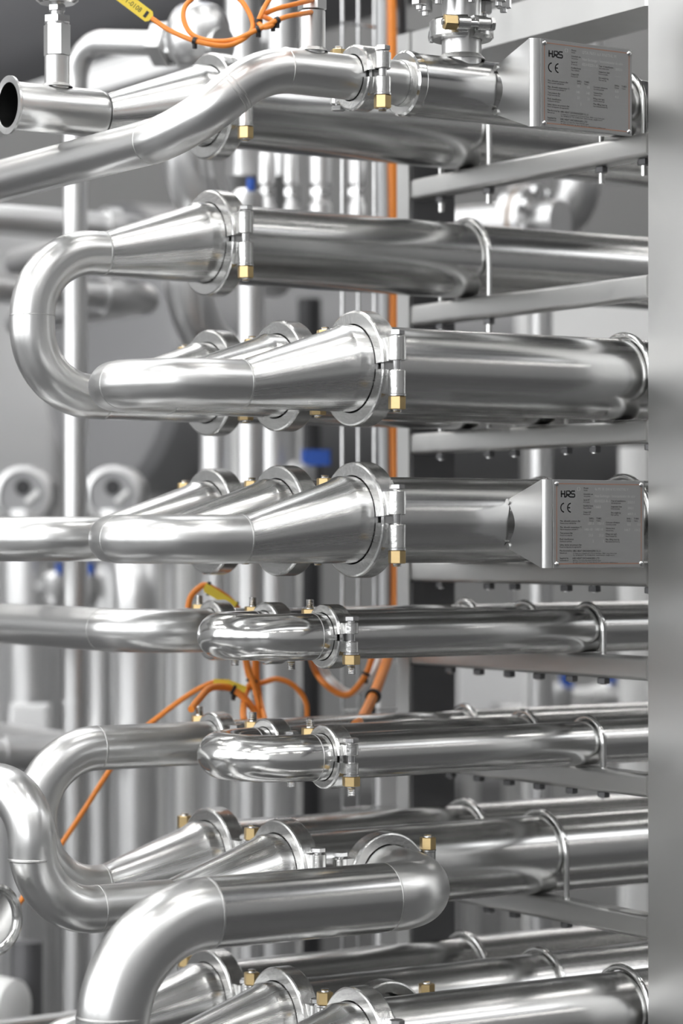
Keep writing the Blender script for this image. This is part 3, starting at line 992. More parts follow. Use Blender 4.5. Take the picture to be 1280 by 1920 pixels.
def plate_rows(model, serial, body, vals):
    R_ = []

    def ink(s, cx0, cx1, cy0, cy1):
        a, c = fr(cx0, cy0)
        b_, d = fr(cx1, cy1)
        R_.append((True, s, a, b_, c, d))

    def eng(s, cx0, cx1, cy0, cy1):
        a, c = fr(cx0, cy0)
        b_, d = fr(cx1, cy1)
        R_.append((False, s, a, b_, c, d))

    def pair(s1, s2, x, w1, w2, y):
        ink(s1, x, x + w1, y, y + 17)
        ink(s2, x, x + w2, y + 24, y + 37)

    pair('Model', 'Modelo', 490, 45, 38, 192)
    pair('Intended use', 'Uso previsto', 490, 92, 66, 249)
    pair('Serial Nº', 'Nº de serie', 488, 62, 60, 307)
    pair('Notified body', 'Org. notificado', 486, 98, 82, 364)
    pair('Output kW', 'Potencia kW', 486, 78, 70, 426)
    pair('Year of manufacture', 'Año de fabricación', 766, 146, 98, 314)
    pair('Inspection date', 'Fecha de prueba', 764, 110, 90, 370)
    pair('Dry weight kg', 'Peso vacío kg', 764, 98, 76, 430)
    for x in (545, 925):
        pair('SHELL', 'Carcasa', x, 48, 42, 488)
        pair('TUBES', 'Tubos', x + 72, 50, 40, 488)
    pair('Max. allowable pressure Bar', 'Máxima presión admisible Bar', 256, 202, 160, 514)
    pair('Max. allowable temperature ºC', 'Máxima temperatura admisible ºC', 256, 214, 178, 574)
    pair('Test pressure Bar', 'Presión de prueba Bar', 256, 124, 120, 632)
    pair('Fluid classification', 'Clasificación del fluido', 252, 136, 120, 691)
    pair('Safety device set pressure Bar', 'Presión del dispositivo de seguridad Bar', 252, 218, 214, 746)
    pair('Manufactured by', 'Fabricado por', 252, 120, 72, 803)
    pair('Supplied by', 'Suministrado por', 252, 86, 88, 876)
    ink('HRS HEAT EXCHANGERS S.L.U.', 382, 662, 805, 824)
    ink('C/ Castillo de la Concepción, Nº 12, Pol. Ind. San Martín - 30564 - Lorquí, Murcia, Spain', 384, 822, 833, 845)
    ink('Tel. +34 968 676157   Fax +34 968 676166   www.hrs-he.com   info@hrs-he.com', 384, 800, 851, 863)
    ink('HRS HEAT EXCHANGERS LTD', 380, 648, 878, 896)
    ink('HRS House, 10-12 Caxton Way, Watford, WD18 8JY, England', 382, 662, 904, 916)
    ink('Tel. +44 (0) 1923 23 23 35   Fax +44 (0) 1923 23 01 36   www.hrs-he.com   info@hrs-he.com', 382, 832, 924, 936)
    pair('Corrosion allowance', 'Corrosión permitida', 712, 140, 104, 526)
    pair('Volume litres', 'Volumen litros', 712, 90, 76, 584)
    pair('Filling ratio kg/L', 'Grado de llenado kg/L', 710, 114, 114, 640)
    pair('Max. filling mass kg', 'Masa máxima de llenado kg', 710, 138, 142, 694)
    eng(model, 600, 940, 194, 222)
    eng('Heat Exchanger / Intercambiador de calor', 600, 1012, 262, 288)
    eng(serial, 600, 752, 312, 338)
    if body:
        eng(body, 600, 662, 370, 396)
    else:
        eng('_____', 600, 690, 370, 374)
    eng('_______', 600, 690, 436, 440)
    eng(vals[0], 932, 1000, 322, 346)
    eng(vals[1], 932, 990, 380, 402)
    if vals[2]:
        eng(vals[2], 932, 1012, 440, 462)
    for s, x, y in vals[3]:
        eng(s, x, x + 11 * len(s), y, y + 24)
    for x, y in ((890, 664), (984, 664), (886, 720), (984, 720), (508, 772), (616, 772)):
        eng('______', x, x + 76, y, y + 4)
    return R_


rows_low = plate_rows('4x MI 18 104/16 V2 RNSTNL V', 'ES10221-R-1', '1665', ('2021', '2021', '497.1',
                      [('15/-1', 534, 534), ('15/-1', 632, 534), ('140/-10', 500, 592), ('140/-10', 606, 592), ('21,5', 538, 648), ('21,5', 644, 648),
                       ('2', 578, 706), ('2', 682, 706), ('0.0', 930, 542), ('0.0', 1034, 542), ('144.7', 902, 596), ('134.2', 1006, 596)]))
rows_top = plate_rows('DTA 76/51 6,0 RNSTNL M', 'ES10221-5', '', ('2021', '____', '',
                      [('15', 548, 534), ('15', 650, 534), ('140', 540, 592), ('140', 640, 592), ('21', 548, 648), ('21', 650, 648), ('2', 578, 706), ('0.0', 930, 542), ('4.3', 930, 596)]))
data_plate(SH[4, 0], 1034, 982, YC[0], RS, 'square engraved metal data plate with copper border line', 960, rows_low)
data_plate(SH[1, 0], 1011, 155, 0.0, R1, 'square engraved metal data plate with copper border line', 948, rows_top)


# ------------------------------------------------------------------ cables
def cable(name, label, pts, r, mat='orange_cable', ties=(), group=None, n=10, smooth=10):
    path = catmull(pts, smooth)
    th = thing(name, label, 'cable', path[0], group)
    MB().tube(path, r, n).build('sheath', mat, th)
    for q in ties:
        i = max(1, min(len(path) - 2, int(q * (len(path) - 1))))
        ax = (path[i + 1] - path[i - 1]).normalized()
        MB().lathe([(-0.002, r * 0.9), (-0.002, r * 1.5), (0.002, r * 1.5), (0.002, r * 0.9)], path[i], ax, 14, closed=True).box(
            path[i] + Vector((0, 0, -r * 2)), (0.004, 0.004, r * 2.2)).build('cable_tie', 'black_plastic', th)
    return th


dl = 3.02
loop = [(284, 34, 3.03), (320, 58, 3.02), (370, 78, 3.01), (420, 86, 3.01), (455, 74, 3.02), (474, 50, 3.03), (462, 15, 3.04), (440, -8, 3.05),
        (400, -22, 3.06), (365, -6, 3.06), (346, 14, 3.05), (345, 40, 3.04), (362, 66, 3.03), (400, 77, 3.02), (440, 74, 3.02), (478, 58, 3.02),
        (505, 45, 3.02), (535, 32, 3.03), (566, 26, 3.06), (600, 20, 3.20)]
tc_ = cable('sensor_cable', 'thin orange sensor cable looped beside the bent pipe, with yellow tag', [P(a, b_, d=c) for a, b_, c in loop], 0.0029, ties=(0.105, 0.80, 0.87))
kn = [(530, -40, 3.05), (500, 6, 3.04), (488, 30, 3.03), (485, 42, 3.03), (494, 51, 3.02), (508, 48, 3.02), (512, 40, 3.03), (498, 33, 3.04), (492, 28, 3.045), (520, 16, 3.05), (560, 6, 3.07), (600, -4, 3.16)]
cable('sensor_cable', 'thin orange cable tied in a small knot beside the hexagon sensor', [P(a, b_, d=c) for a, b_, c in kn], 0.0029, ties=(0.25, 0.5))
# yellow tag at the cable's end
pa, pb = P(283, 34, d=3.028), P(222, -12, d=3.028)
ux = (pb - pa).normalized()
vz = -FWD
uy = vz.cross(ux).normalized()
tg_ = MB()
Lt, Ht = 0.075, 0.0145
ol = [(0, -Ht / 2 + 0.003), (0.003, -Ht / 2), (Lt, -Ht / 2), (Lt, Ht / 2), (0.003, Ht / 2), (0, Ht / 2 - 0.003)]
tg_.prism(ol, -0.0008, 0.0008, pa, ux, uy, vz)
to = tg_.build('name_tag', 'yellow_tag', tc_, label='yellow plastic cable marker')
tm = MB()
vs, fs = text_mesh('4.4/ TT-0108')
bx0, bx1 = min(v.x for v in vs), max(v.x for v in vs)
k_ = 0.040 / (bx1 - bx0)
tm.add([pa + ux * (0.054 - (v.x - bx0) * k_) - uy * ((v.y - 0.35) * k_ * 1.1) * (1 if uy.z < 0 else -1) + vz * 0.0010 for v in vs], fs)
tm.build('lettering', 'black_ink', to)
MB().box(pa + ux * 0.007, (0.0035, 0.008, 0.0024), ux, uy, vz).build('tag_slot', 'black_plastic', to)

# cable tray with the thick orange cable behind the rack
YT = 0.66
tr = thing('cable_tray', 'upright wire mesh cable tray behind the rack', 'cable tray', P(700, 1900, Y=YT + 0.03))
ztop, zbot = CAM_Z + 0.95, 0.02
xl = [P(px, 700, Y=YT + 0.035).x for px in (642, 672, 702)]
for x in xl + [P(760, 700, Y=YT + 0.035).x]:
    MB().tube([(x, YT + 0.035, zbot), (x, YT + 0.035, ztop)], 0.0025, 8).build('upright_wire', 'bolt_steel', tr)
for k in range(14):
    z = CAM_Z - 1.0 + k * 0.148
    MB().tube([(xl[0] - 0.004, YT + 0.031, z), (xl[-1] + 0.09, YT + 0.031, z)], 0.0022, 8).build('cross_wire', 'bolt_steel', tr)


def vcable(label, px0, px1, r, mat, y=YT, z0=None):
    a, b_ = P(px0, 0, Y=y), P(px1, 1150, Y=y)
    pts = []
    for k in range(9):
        q = k / 8
        z = (CAM_Z + 0.9) + ((z0 if z0 is not None else 0.05) - CAM_Z - 0.9) * q
        x = a.x + (b_.x - a.x) * q + 0.0015 * math.sin(k * 2.1)
        pts.append((x, y + 0.001 * math.cos(k), z))
    return cable('power_cable', label, pts, r, mat)


vcable('thick orange cable running up the mesh tray behind the rack', 731, 742, 0.0085, 'orange_cable', YT, P(742, 1185, Y=YT).z)
vcable('pale grey cable beside the thick orange cable in the tray', 714, 722, 0.008, 'grey_cable', YT + 0.005, P(722, 1190, Y=YT).z)
vcable('dark cable on the far side of the thick orange cable', 752, 762, 0.006, 'black_plastic', YT + 0.006, P(742, 1185, Y=YT).z)

# orange cables around the slim layers
d5 = 3.62


def pc(l, d):
    return [P(q[0], q[1], d=(q[2] if len(q) > 2 else d)) for q in l]


cable('sensor_cable', 'short orange cable arching over the rear slim clamp of the fifth layer', pc([(352, 1140), (358, 1118), (372, 1103), (385, 1097), (405, 1107), (428, 1122), (445, 1140), (455, 1160), (460, 1230), (480, 1300), (488, 1345)], 3.60), 0.0042, ties=(0.33, 0.58))
tgp = pc([(384, 1098), (442, 1134)], 3.585)
ux = (tgp[1] - tgp[0]).normalized()
uy = (-FWD).cross(ux).normalized()
tag(MB().prism([(0, -0.004), (0.004, -0.008), (0.044, -0.007), (0.05, -0.003), (0.05, 0.004), (0.0, 0.004)], -0.001, 0.001, tgp[0], ux, uy, -FWD).build('cable_marker', 'yellow_tag'),
    'yellow cable marker over the rear slim clamp of the fifth layer', 'cable marker')
cable('sensor_cable', 'orange cable running from the sixth layer clamp down beside the U-bend', pc([(470, 1320), (452, 1300), (430, 1285), (405, 1279), (375, 1290), (340, 1312), (300, 1342), (255, 1380), (205, 1445), (160, 1515), (110, 1590), (60, 1660), (20, 1712), (-40, 1770)], 3.62), 0.0036, ties=(0.12, 0.2))
cable('sensor_cable', 'thick orange cable end bent onto the rear slim clamp of the sixth layer', pc([(358, 1330, 3.5), (372, 1312, 3.53), (395, 1290, 3.57), (430, 1290), (452, 1304), (480, 1335), (500, 1360)], 3.60), 0.0048, ties=(0.55,))
tgp = pc([(400, 1277), (458, 1288)], 3.60)
ux = (tgp[1] - tgp[0]).normalized()
uy = (-FWD).cross(ux).normalized()
tag(MB().prism([(0, -0.003), (0.045, -0.008), (0.046, 0.001), (0.02, 0.006), (0.0, 0.003)], -0.001, 0.001, tgp[0], ux, uy, -FWD).build('cable_marker', 'yellow_tag'),
    'yellow cable marker above the rear slim clamp of the sixth layer', 'cable marker')
cable('sensor_cable', 'orange cable hanging in a loop below the fifth layer tubes', pc([(458, 1190), (460, 1240), (470, 1275), (490, 1280), (520, 1273), (552, 1287), (574, 1320), (574, 1370)], 3.68), 0.0038, ties=(0.28,))
cable('sensor_cable', 'orange cable crossing down between slim layers behind the U-bends', pc([(478, 1190), (478, 1250), (474, 1275), (460, 1300), (456, 1335, 3.55), (458, 1352, 3.495)], 3.66), 0.0046, ties=(0.4,))
cable('sensor_cable', 'thin orange cable dropping straight behind the sixth layer clamps', pc([(484, 1190), (482, 1265), (488, 1310), (498, 1352, 3.51)], 3.66), 0.0034)
cable('sensor_cable', 'orange cable swinging up to the tray below the fifth layer', pc([(575, 1190, 3.56), (588, 1250), (612, 1285), (645, 1303), (668, 1290), (690, 1255), (705, 1200)], 3.75), 0.0044, ties=(0.8,))
cable('sensor_cable', 'white cable swinging beside the orange one below the fifth layer', pc([(592, 1190, 3.58), (605, 1252), (630, 1285), (658, 1300), (685, 1280), (708, 1245), (722, 1200)], 3.78), 0.0058, 'white_plastic_and_glint')
cable('power_cable', 'thick orange cable leaning away below the fifth layer tubes', pc([(741, 1150, 3.83), (733, 1210, 3.8), (708, 1285, 3.7), (680, 1345, 3.6), (665, 1362, 3.545)], 3.70), 0.0075, ties=(0.58,))


# ------------------------------------------------------------------ background plant
def vpipe(label, px, dep, wpx, y0, y1, mat='back_steel', name='background_pipe', to_floor=True, cat='pipe'):
    a = P(px, y0, d=dep)
    zb = 0.0 if to_floor else P(px, y1, d=dep).z
    r = wpx / 2 * dep / F_PX
    th = thing(name, label, cat, (a.x, a.y, zb))
    MB().tube([(a.x, a.y, a.z), (a.x, a.y, zb)], r, 36).build('pipe_run', mat, th)
    MB().lathe([(-0.006, r * 0.98), (-0.006, r * 1.12), (0.006, r * 1.12), (0.006, r * 0.98)], (a.x, a.y, max(zb + 0.1, a.z - 0.2)), (0, 0, 1), 36, closed=True).build('weld_collar', mat, th)
    return th, a, r


# slim upright riser that bends over to the union and ball valve
d0 = 4.05
a0 = P(141, 78, d=d0)
a1 = a0 + Vector((0.05, -0.20, 0.0)).normalized() * 0.20
a1 = P(300, 82, d=3.93)
th = thing('water_pipe', 'slim upright steel pipe bending over to the ball valve union', 'pipe', (a0.x, a0.y, 0))
rw = 46 / 2 * d0 / F_PX
pipe(th, [(a0.x, a0.y, 0.0), a0, a1], rw, 0.055, name='pipe_run', mat='back_steel', n=32, cap0=True, cap1=True)
vdir = (a1 - a0).normalized()
MB().lathe([(-0.004, rw), (-0.004, rw * 1.15), (0.004, rw * 1.15), (0.004, rw)], (a0.x, a0.y, 0.9), (0, 0, 1), 32, closed=True).build('weld_collar', 'back_steel', th)
vl = thing('ball_valve', 'pale round-bodied ball valve with blue lever and hexagon union', 'valve', a1)
MB().hexa(a1 + vdir * 0.016, 0.036, 0.030, vdir, rot=0.2).build('union_nut', 'back_steel', vl, ang=25)
MB().hexa(a1 + vdir * 0.045, 0.029, 0.022, vdir, rot=0.5).build('union_collar', 'back_steel', vl, ang=25)
vc = a1 + vdir * 0.080
prof = []
for k in range(17):
    a = math.pi * k / 16
    prof.append((-0.048 * math.cos(a), 0.012 + 0.036 * math.sin(a) ** 0.8))
MB().lathe(prof, vc + Vector((0, 0, 0.012)), (0, 0, 1), 40).build('body', 'back_steel', vl)
MB().tube([vc - vdir * 0.05, vc + vdir * 0.05], 0.026, 32).build('ports', 'back_steel', vl)
MB().tube([vc, vc + Vector((0, 0, 0.09))], 0.010, 20).build('stem', 'bolt_steel', vl)
MB().box(vc + Vector((0, 0, 0.085)) - RGT * 0.03, (0.10, 0.020, 0.012), RGT, FWD, (0, 0, 1), bev=0.004).build('lever', 'blue_grip', vl)

# two level pipes on the left that turn down in wide elbows
for lab, py, dep, wpx, pxe in (('upper level steel pipe turning down in a wide elbow behind the rack', 408, 4.3, 60, 330), ('lower level steel pipe turning down in a wide elbow behind the rack', 537, 4.3, 58, 330)):
    a = P(-60, py, d=dep)
    z = a.z
    b_ = P(285, py + 12, Z=z)
    b_ = Vector((a.x + 0.36, a.y, z))
    r = wpx / 2 * dep / F_PX
    th = thing('background_pipe', lab, 'pipe', a)
    pipe(th, [a - Vector((1.2, 0, 0)), b_, b_ + Vector((0.02, 0.6, 0))], r, 0.09, name='pipe_run', mat='back_steel', cap0=True, cap1=True)
    MB().lathe([(-0.012, r), (-0.012, r * 1.35), (0.012, r * 1.35), (0.012, r)], b_ - Vector((0.1, 0, 0)), (1, 0, 0), 36, closed=True).build('collar', 'back_steel', th)
for lab, py in (('upper wide steel elbow sweeping down behind the reducers', 330), ('lower wide steel elbow sweeping down behind the reducers', 560)):
    dep = 4.3
    a, b_, c = P(348, py - 120, d=dep), P(348, py + 45, d=dep), P(520, py + 190, d=dep + 0.25)
    r = 88 / 2 * dep / F_PX
    th = thing('background_pipe', lab, 'pipe', b_)
    pipe(th, [a, b_, c], r, 0.14, name='elbow', mat='back_steel', n=40, cap0=True, cap1=True)
    MB().lathe([(-0.004, r), (-0.004, r * 1.06), (0.004, r * 1.06), (0.004, r)], a - Vector((0, 0, 0.05)), (0, 0, 1), 36, closed=True).build('weld_collar', 'back_steel', th)

# large upright pipe with elbow on top, and pale upright pipes
dep = 4.5
a = P(256, 1112, d=dep)
r = 86 / 2 * dep / F_PX
th = thing('background_pipe', 'thick upright steel pipe with an elbow at its head behind the rack', 'pipe', (a.x, a.y, 0))
pipe(th, [(a.x, a.y, 0), (a.x, a.y, a.z + 0.09), a + Vector((0.10, 0.5, 0.09))], r, 0.10, name='pipe_run', mat='back_steel', cap0=True, cap1=True)
MB().lathe([(0, r), (0, r * 1.5), (0.02, r * 1.5), (0.02, r)], (a.x, a.y, 0), (0, 0, 1), 36, closed=True).build('floor_flange', 'back_steel', th)
vpipe('narrow white upright strip painted as a bright reflection behind the thick upright pipe', 298, 4.75, 17, 1020, 1900, 'white_plastic_and_glint')  # white strip puts a bright reflection into the colour
vpipe('white upright strip painted as a bright reflection behind the rear slim clamps', 345, 4.9, 30, 1010, 1900, 'white_plastic_and_glint')  # another bright reflection, painted as a white upright
vpipe('grey upright pipe between the two white upright strips', 322, 5.0, 26, 1000, 1900, 'back_steel')
vpipe('pale upright pipe rising between rear reducers and cable tray', 514, 4.6, 86, 800, 1900, 'back_steel')
vpipe('white upright strip painted as a bright reflection beside the black post', 552, 4.9, 26, 790, 1900, 'white_plastic_and_glint')  # bright reflection painted white, shaped as an upright
vpipe('pale upright pipe behind the rear clamp of the third layer', 405, 4.6, 60, 790, 1075, 'back_steel')
vpipe('narrow white strip painted as a bright reflection near the third layer rear clamp', 442, 4.9, 13, 790, 1075, 'white_plastic_and_glint')  # thin bright reflection painted as a white upright
vpipe('broad pale upright pipe at the left edge behind the U-bend', 55, 4.9, 80, 1150, 1900, 'back_steel')
vpipe('pale upright pipe beside the slim water pipe', 188, 4.6, 44, 1150, 1900, 'back_steel')
vpipe('pale upright pipe between broad pipe and slim water pipe', 105, 5.2, 40, 1150, 1900, 'back_steel')
vpipe('black upright post behind the cable loops', 580, 5.2, 44, 560, 1900, 'black_plastic', 'background_post', cat='post')
for lab, px, dep, wpx in (('pale pipe dropping from the ceiling beside the orange loops', 530, 4.6, 60), ('grey pipe dropping from the ceiling behind the bent sensor pipe', 455, 4.35, 70)):
    a = P(px, 330, d=dep)
    r = wpx / 2 * dep / F_PX
    th = thing('background_pipe', lab, 'pipe', a)
    MB().tube([(a.x, a.y, HZ), a, a + FWD * 0.3], r, 36).build('pipe_run', 'back_steel', th)
    MB().lathe([(-0.006, r * 0.98), (-0.006, r * 1.12), (0.006, r * 1.12), (0.006, r * 0.98)], (a.x, a.y, a.z + 0.35), (0, 0, 1), 36, closed=True).build('weld_collar', 'back_steel', th)
vpipe('white upright strip painted as a bright reflection far behind the slim layers', 990, 5.4, 17, 1240, 1900, 'white_plastic_and_glint', 'background_post', cat='post')  # far bright reflection painted in as a white upright
vpipe('white pipe standing behind the front end of the third crossbeam', 1188, 5.0, 56, 838, 1900, 'white_plastic_and_glint')

# blue levers of valves on those pipes
def lever(label, px, py, dep, wpx, hpx):
    c = P(px, py, d=dep)
    k_ = dep / F_PX
    th = thing('shutoff_valve', label, 'valve', c)
    MB().box(c, (wpx * k_, 0.02, hpx * k_), RGT, FWD, (0, 0, 1), bev=0.004).build('lever', 'blue_grip', th)
    e = c - RGT * (wpx * k_ / 2)
    MB().lathe([(-0.03, 0), (-0.03, 0.016), (-0.01, 0.026), (0.02, 0.026), (0.03, 0.016), (0.03, 0)], e - Vector((0, 0, 0.035)) + FWD * 0.01, (0, 0, 1), 24).build('body', 'back_steel', th)
    MB().tube([e + FWD * 0.01 - Vector((0, 0, 0.035)), e + FWD * 0.16 - Vector((0, 0, 0.035))], 0.012, 16).build('stub_pipe', 'back_steel', th)
    return th


lever('shutoff valve with wide blue lever beside the black post', 592, 858, 4.5, 56, 30)
lever('shutoff valve with small blue lever under the top layer', 470, 347, 4.05, 16, 24)
lever('shutoff valve with small blue lever beside the slim water pipe', 112, 1066, 4.9, 14, 22)
lever('shutoff valve with blue lever on far side of slim water pipe', 170, 1066, 4.7, 14, 22)
lever('shutoff valve with blue lever behind the front post, low', 1062, 1276, 5.2, 24, 28)
lever('shutoff valve with pale blue lever close to the front post', 1146, 1274, 5.4, 16, 14)

# two round valve heads with black ports
for lab, px, py in (('round-headed valve actuator with black port at the left edge', 48, 928), ('round-headed valve actuator with black port beside slim water pipe', 216, 928)):
    dep = 5.0
    k_ = dep / F_PX
    c = P(px, py, d=dep)
    th = thing('valve_actuator', lab, 'valve', (c.x, c.y, 0))
    r = 55 * k_
    f = (CAM - c).normalized()
    f.z = 0
    f = (f + Vector((-0.25, 0, 0))).normalized()
    MB().lathe([(-0.06, 0), (-0.06, r * 0.98), (0.02, r), (0.028, r * 0.97), (0.030, r * 0.82), (0.022, r * 0.8), (0.022, 0)], c, f, 40).build('head', 'back_steel', th)
    up = Vector((0, 0, 1))
    rt = up.cross(f)
    MB().tube([c + f * 0.018, c + f * 0.0235], r * 0.80, 36).build('face', 'tank_grey', th)
    MB().tube([c + f * 0.02 + up * r * 0.25, c + f * 0.026 + up * r * 0.25], r * 0.28, 24).build('port', 'black_plastic', th)
    s0, s1 = c + f * 0.027 + rt * r * 0.15 - up * r * 0.25, c + f * 0.027 + rt * r * 0.55 + up * r * 0.10
    MB().tube([s0, s1], r * 0.10, 12).build('lever', 'white_plastic_and_glint', th)
    MB().tube([c - f * 0.02 - up * r * 0.5, (c.x - f.x * .02, c.y - f.y * .02, 0)], r * 0.9, 32).build('body', 'back_steel', th)

# big lying tank and pale cabinet far behind
ct = P(330, 660, d=6.2)
tk = thing('storage_tank', 'large dull steel tank lying behind the left bends', 'tank', (ct.x, ct.y, 0))
MB().lathe([(-0.20, 0), (-0.197, 0.25), (-0.185, 0.315), (-0.16, 0.335), (1.6, 0.335), (1.68, 0.3), (1.75, 0.18), (1.78, 0)], ct, (1, 0, 0), 56).build('vessel', 'tank_grey', tk)
for dx in (0.0, 1.2):
    MB().box((ct.x + dx, ct.y, (ct.z - 0.3) / 2), (0.10, 0.45, ct.z - 0.3)).build('saddle', 'frame_steel', tk)
cb = P(40, 610, d=7.0)
cbt = thing('control_cabinet', 'pale grey control cabinet far behind the U-bends', 'cabinet', (cb.x, cb.y, 0))
zt_, zb_ = P(40, 425, d=7.0).z, 0.0
wd = 220 * 7.0 / F_PX
MB().box((cb.x - 0.05, cb.y + 0.2, (zt_ + zb_) / 2), (wd, 0.4, zt_ - zb_), bev=0.005).build('body', 'cabinet_grey', cbt)
MB().box((cb.x - 0.05, cb.y - 0.008, (zt_ + zb_) / 2), (wd - 0.04, 0.016, zt_ - zb_ - 0.08), bev=0.003).build('door', 'cabinet_grey', cbt)
MB().box((cb.x + wd / 2 - 0.10, cb.y - 0.02, 1.1), (0.02, 0.02, 0.12)).build('handle', 'black_plastic', cbt)

# junction box with stand, level pipe, low sight glass
jb = P(58, 1356, d=4.75)
k_ = 4.75 / F_PX
th = thing('junction_box', 'small pale junction box on a stand in front of the broad pipe', 'box', (jb.x, jb.y, 0))
MB().box(jb, (74 * k_, 0.05, 72 * k_), RGT, FWD, (0, 0, 1), bev=0.004).build('body', 'cabinet_grey', th)
MB().box(jb - FWD * 0.028, (66 * k_, 0.008, 64 * k_), RGT, FWD, (0, 0, 1), bev=0.003).build('lid', 'cabinet_grey', th)
MB().box((jb.x, jb.y, jb.z / 2 - 0.02), (0.03, 0.03, jb.z - 0.04)).build('stand', 'back_steel', th)
a = P(60, 1412, d=4.35)
th = thing('background_pipe', 'level steel pipe passing low behind the falling U-bend', 'pipe', a)
pipe(th, [a - Vector((1.2, 0, 0)), a + Vector((0.10, 0, 0)), a + Vector((0.10, 0.6, 0))], 0.027, 0.06, name='pipe_run', mat='back_steel', cap0=True, cap1=True)
MB().lathe([(-0.006, 0.026), (-0.006, 0.032), (0.006, 0.032), (0.006, 0.026)], a - Vector((0.05, 0, 0)), (1, 0, 0), 32, closed=True).build('collar', 'back_steel', th)

g = P(-18, 1725, d=3.05)
sg_ = thing('blind_cap', 'round blanking cap with raised rim on a pipe end at the lower left', 'cap', g)
gd = Vector((0.215, -0.975, 0.03)).normalized()
MB().lathe([(0.0, 0.0), (0.0, 0.031), (0.0015, 0.0335), (0.004, 0.035), (0.0065, 0.036), (0.008, 0.039), (0.006, 0.0425), (0.0, 0.043), (-0.006, 0.040), (-0.010, 0.028), (-0.12, 0.028)], g, gd, 56).build('cap_disc', 'bright_steel', sg_)
MB().tube([g - gd * 0.03, g - gd * 0.14, g - gd * 0.16 - Vector((0, 0, 0.06)), (g.x - gd.x * 0.16, g.y - gd.y * 0.16, 0)], 0.026, 24).build('stub_pipe', 'pipe_steel', sg_)

# low pump body and level rail at the lower left
c = P(8, 1880, d=4.2)
pm = thing('pump_head', 'pale rounded pump head low behind the falling branch pipe', 'pump', (c.x, c.y, 0))
MB().lathe([(0.03, 0), (0.03, 0.03), (0.02, 0.048), (-0.02, 0.052), (-0.03, 0.045), (-0.10, 0.045), (-0.10, 0)], c - Vector((0, 0, 0.01)), Vector((0.5, -0.86, 0)), 40).build('casing', 'white_plastic_and_glint', pm)
MB().box((c.x + 0.03, c.y + 0.05, (c.z - 0.04) / 2), (0.10, 0.12, c.z - 0.04)).build('pedestal', 'back_steel', pm)
a = P(100, 1921, d=3.75)
th = thing('level_rail', 'dark level pipe passing low under the pump head', 'pipe', a)
MB().tube([a - Vector((1.2, 0, 0)), a + Vector((0.25, 0, 0))], 0.016, 24).build('pipe_run', 'pipe_steel', th)
MB().tube([(a.x + 0.2, a.y, 0), (a.x + 0.2, a.y, a.z)], 0.012, 16).build('leg', 'pipe_steel', th)
vpipe('dark upright pump column at the lower left behind the riser', 50, 4.3, 60, 1765, 1900, 'dark_or_shaded_steel', 'pump_column', cat='pump')

# small valve manifold seen between the first and second layers
dep = 4.25
k_ = dep / F_PX
for lab, px, w_, y0 in (('pale valve bonnet left of the manifold group under the top layer', 500, 34, 290), ('steel instrument column with white cap under the top layer', 545, 30, 280), ('steel instrument column among the manifold under the top layer', 600, 44, 270),
                        ('steel instrument column closest to the mesh tray', 668, 36, 290)):
    c = P(px, 420, d=dep)
    zt_ = P(px, y0, d=dep).z
    r = w_ / 2 * k_
    th = thing('valve_column', lab, 'valve', (c.x, c.y, c.z - 0.03))
    MB().tube([(c.x, c.y, c.z - 0.03), (c.x, c.y, c.z + 0.02)], r * 0.55, 24).build('stem', 'back_steel', th)
    MB().lathe([(0, r * .5), (0.006, r), (0.03, r), (0.036, r * .75), (0.06, r * .75), (0.064, r), (zt_ - c.z, r), (zt_ - c.z + 0.01, r * .6), (zt_ - c.z + 0.01, 0)], (c.x, c.y, c.z), (0, 0, 1), 32).build('bonnet', 'back_steel', th)
    MB().hexa((c.x, c.y, c.z + 0.05), r * 0.95, 0.012).build('bonnet_nut', 'bolt_steel', th)

m0, m1 = P(470, 460, d=dep), P(712, 460, d=dep)
m1.z = m0.z
md = (m1 - m0).normalized()
th = thing('manifold_pipe', 'level manifold pipe carrying the instrument columns under the top layer', 'pipe', m0)
MB().tube(fillet([(m0.x, m0.y, 0), m0, m1], 0.06), 0.022, 28).build('pipe_run', 'back_steel', th)
MB().lathe([(-0.008, 0.021), (-0.008, 0.03), (0.008, 0.03), (0.008, 0.021)], m1, md, 28, closed=True).build('end_collar', 'back_steel', th)

# flanged pipe with dull copper gaskets and elbow seen behind the second layer
dep = 4.5
k_ = dep / F_PX
c = P(985, 420, d=dep)
ff = Vector((0.35, -0.94, 0)).normalized()
sdv = Vector((0, 0, 1)).cross(ff)
th = thing('flanged_pipe', 'flanged steel pipe with copper coloured gasket behind the second layer', 'pipe', c)
MB().lathe([(-0.3, 0.04), (-0.02, 0.04), (-0.02, 0.066), (0.0, 0.066), (0.0, 0.0)], c, ff, 40).build('rear_flange', 'back_steel', th)
MB().lathe([(0.0, 0.0), (0.0, 0.062), (0.008, 0.062), (0.008, 0.0)], c, ff, 40).build('gasket', 'gasket', th)
MB().lathe([(0.008, 0.0), (0.008, 0.066), (0.024, 0.066), (0.024, 0.036), (0.07, 0.036), (0.07, 0.0)], c, ff, 40).build('front_flange', 'back_steel', th)
for k in range(8):
    a = math.pi / 4 * k + 0.3
    q = c + ff * 0.028 + (sdv * math.cos(a) + Vector((0, 0, 1)) * math.sin(a)) * 0.052
    MB().hexa(q, 0.012, 0.014, ff).build('flange_bolt', 'bolt_steel', th, ang=30)
MB().tube([c + ff * 0.03 - Vector((0, 0, 0.03)), (c.x + ff.x * 0.03, c.y + ff.y * 0.03, 0)], 0.02, 20).build('leg', 'back_steel', th)
e0 = P(1085, 330, d=4.7)
th = thing('background_pipe', 'bright steel elbow coming down behind the second crossbeam', 'pipe', e0)
e1 = P(1085, 400, d=4.7)
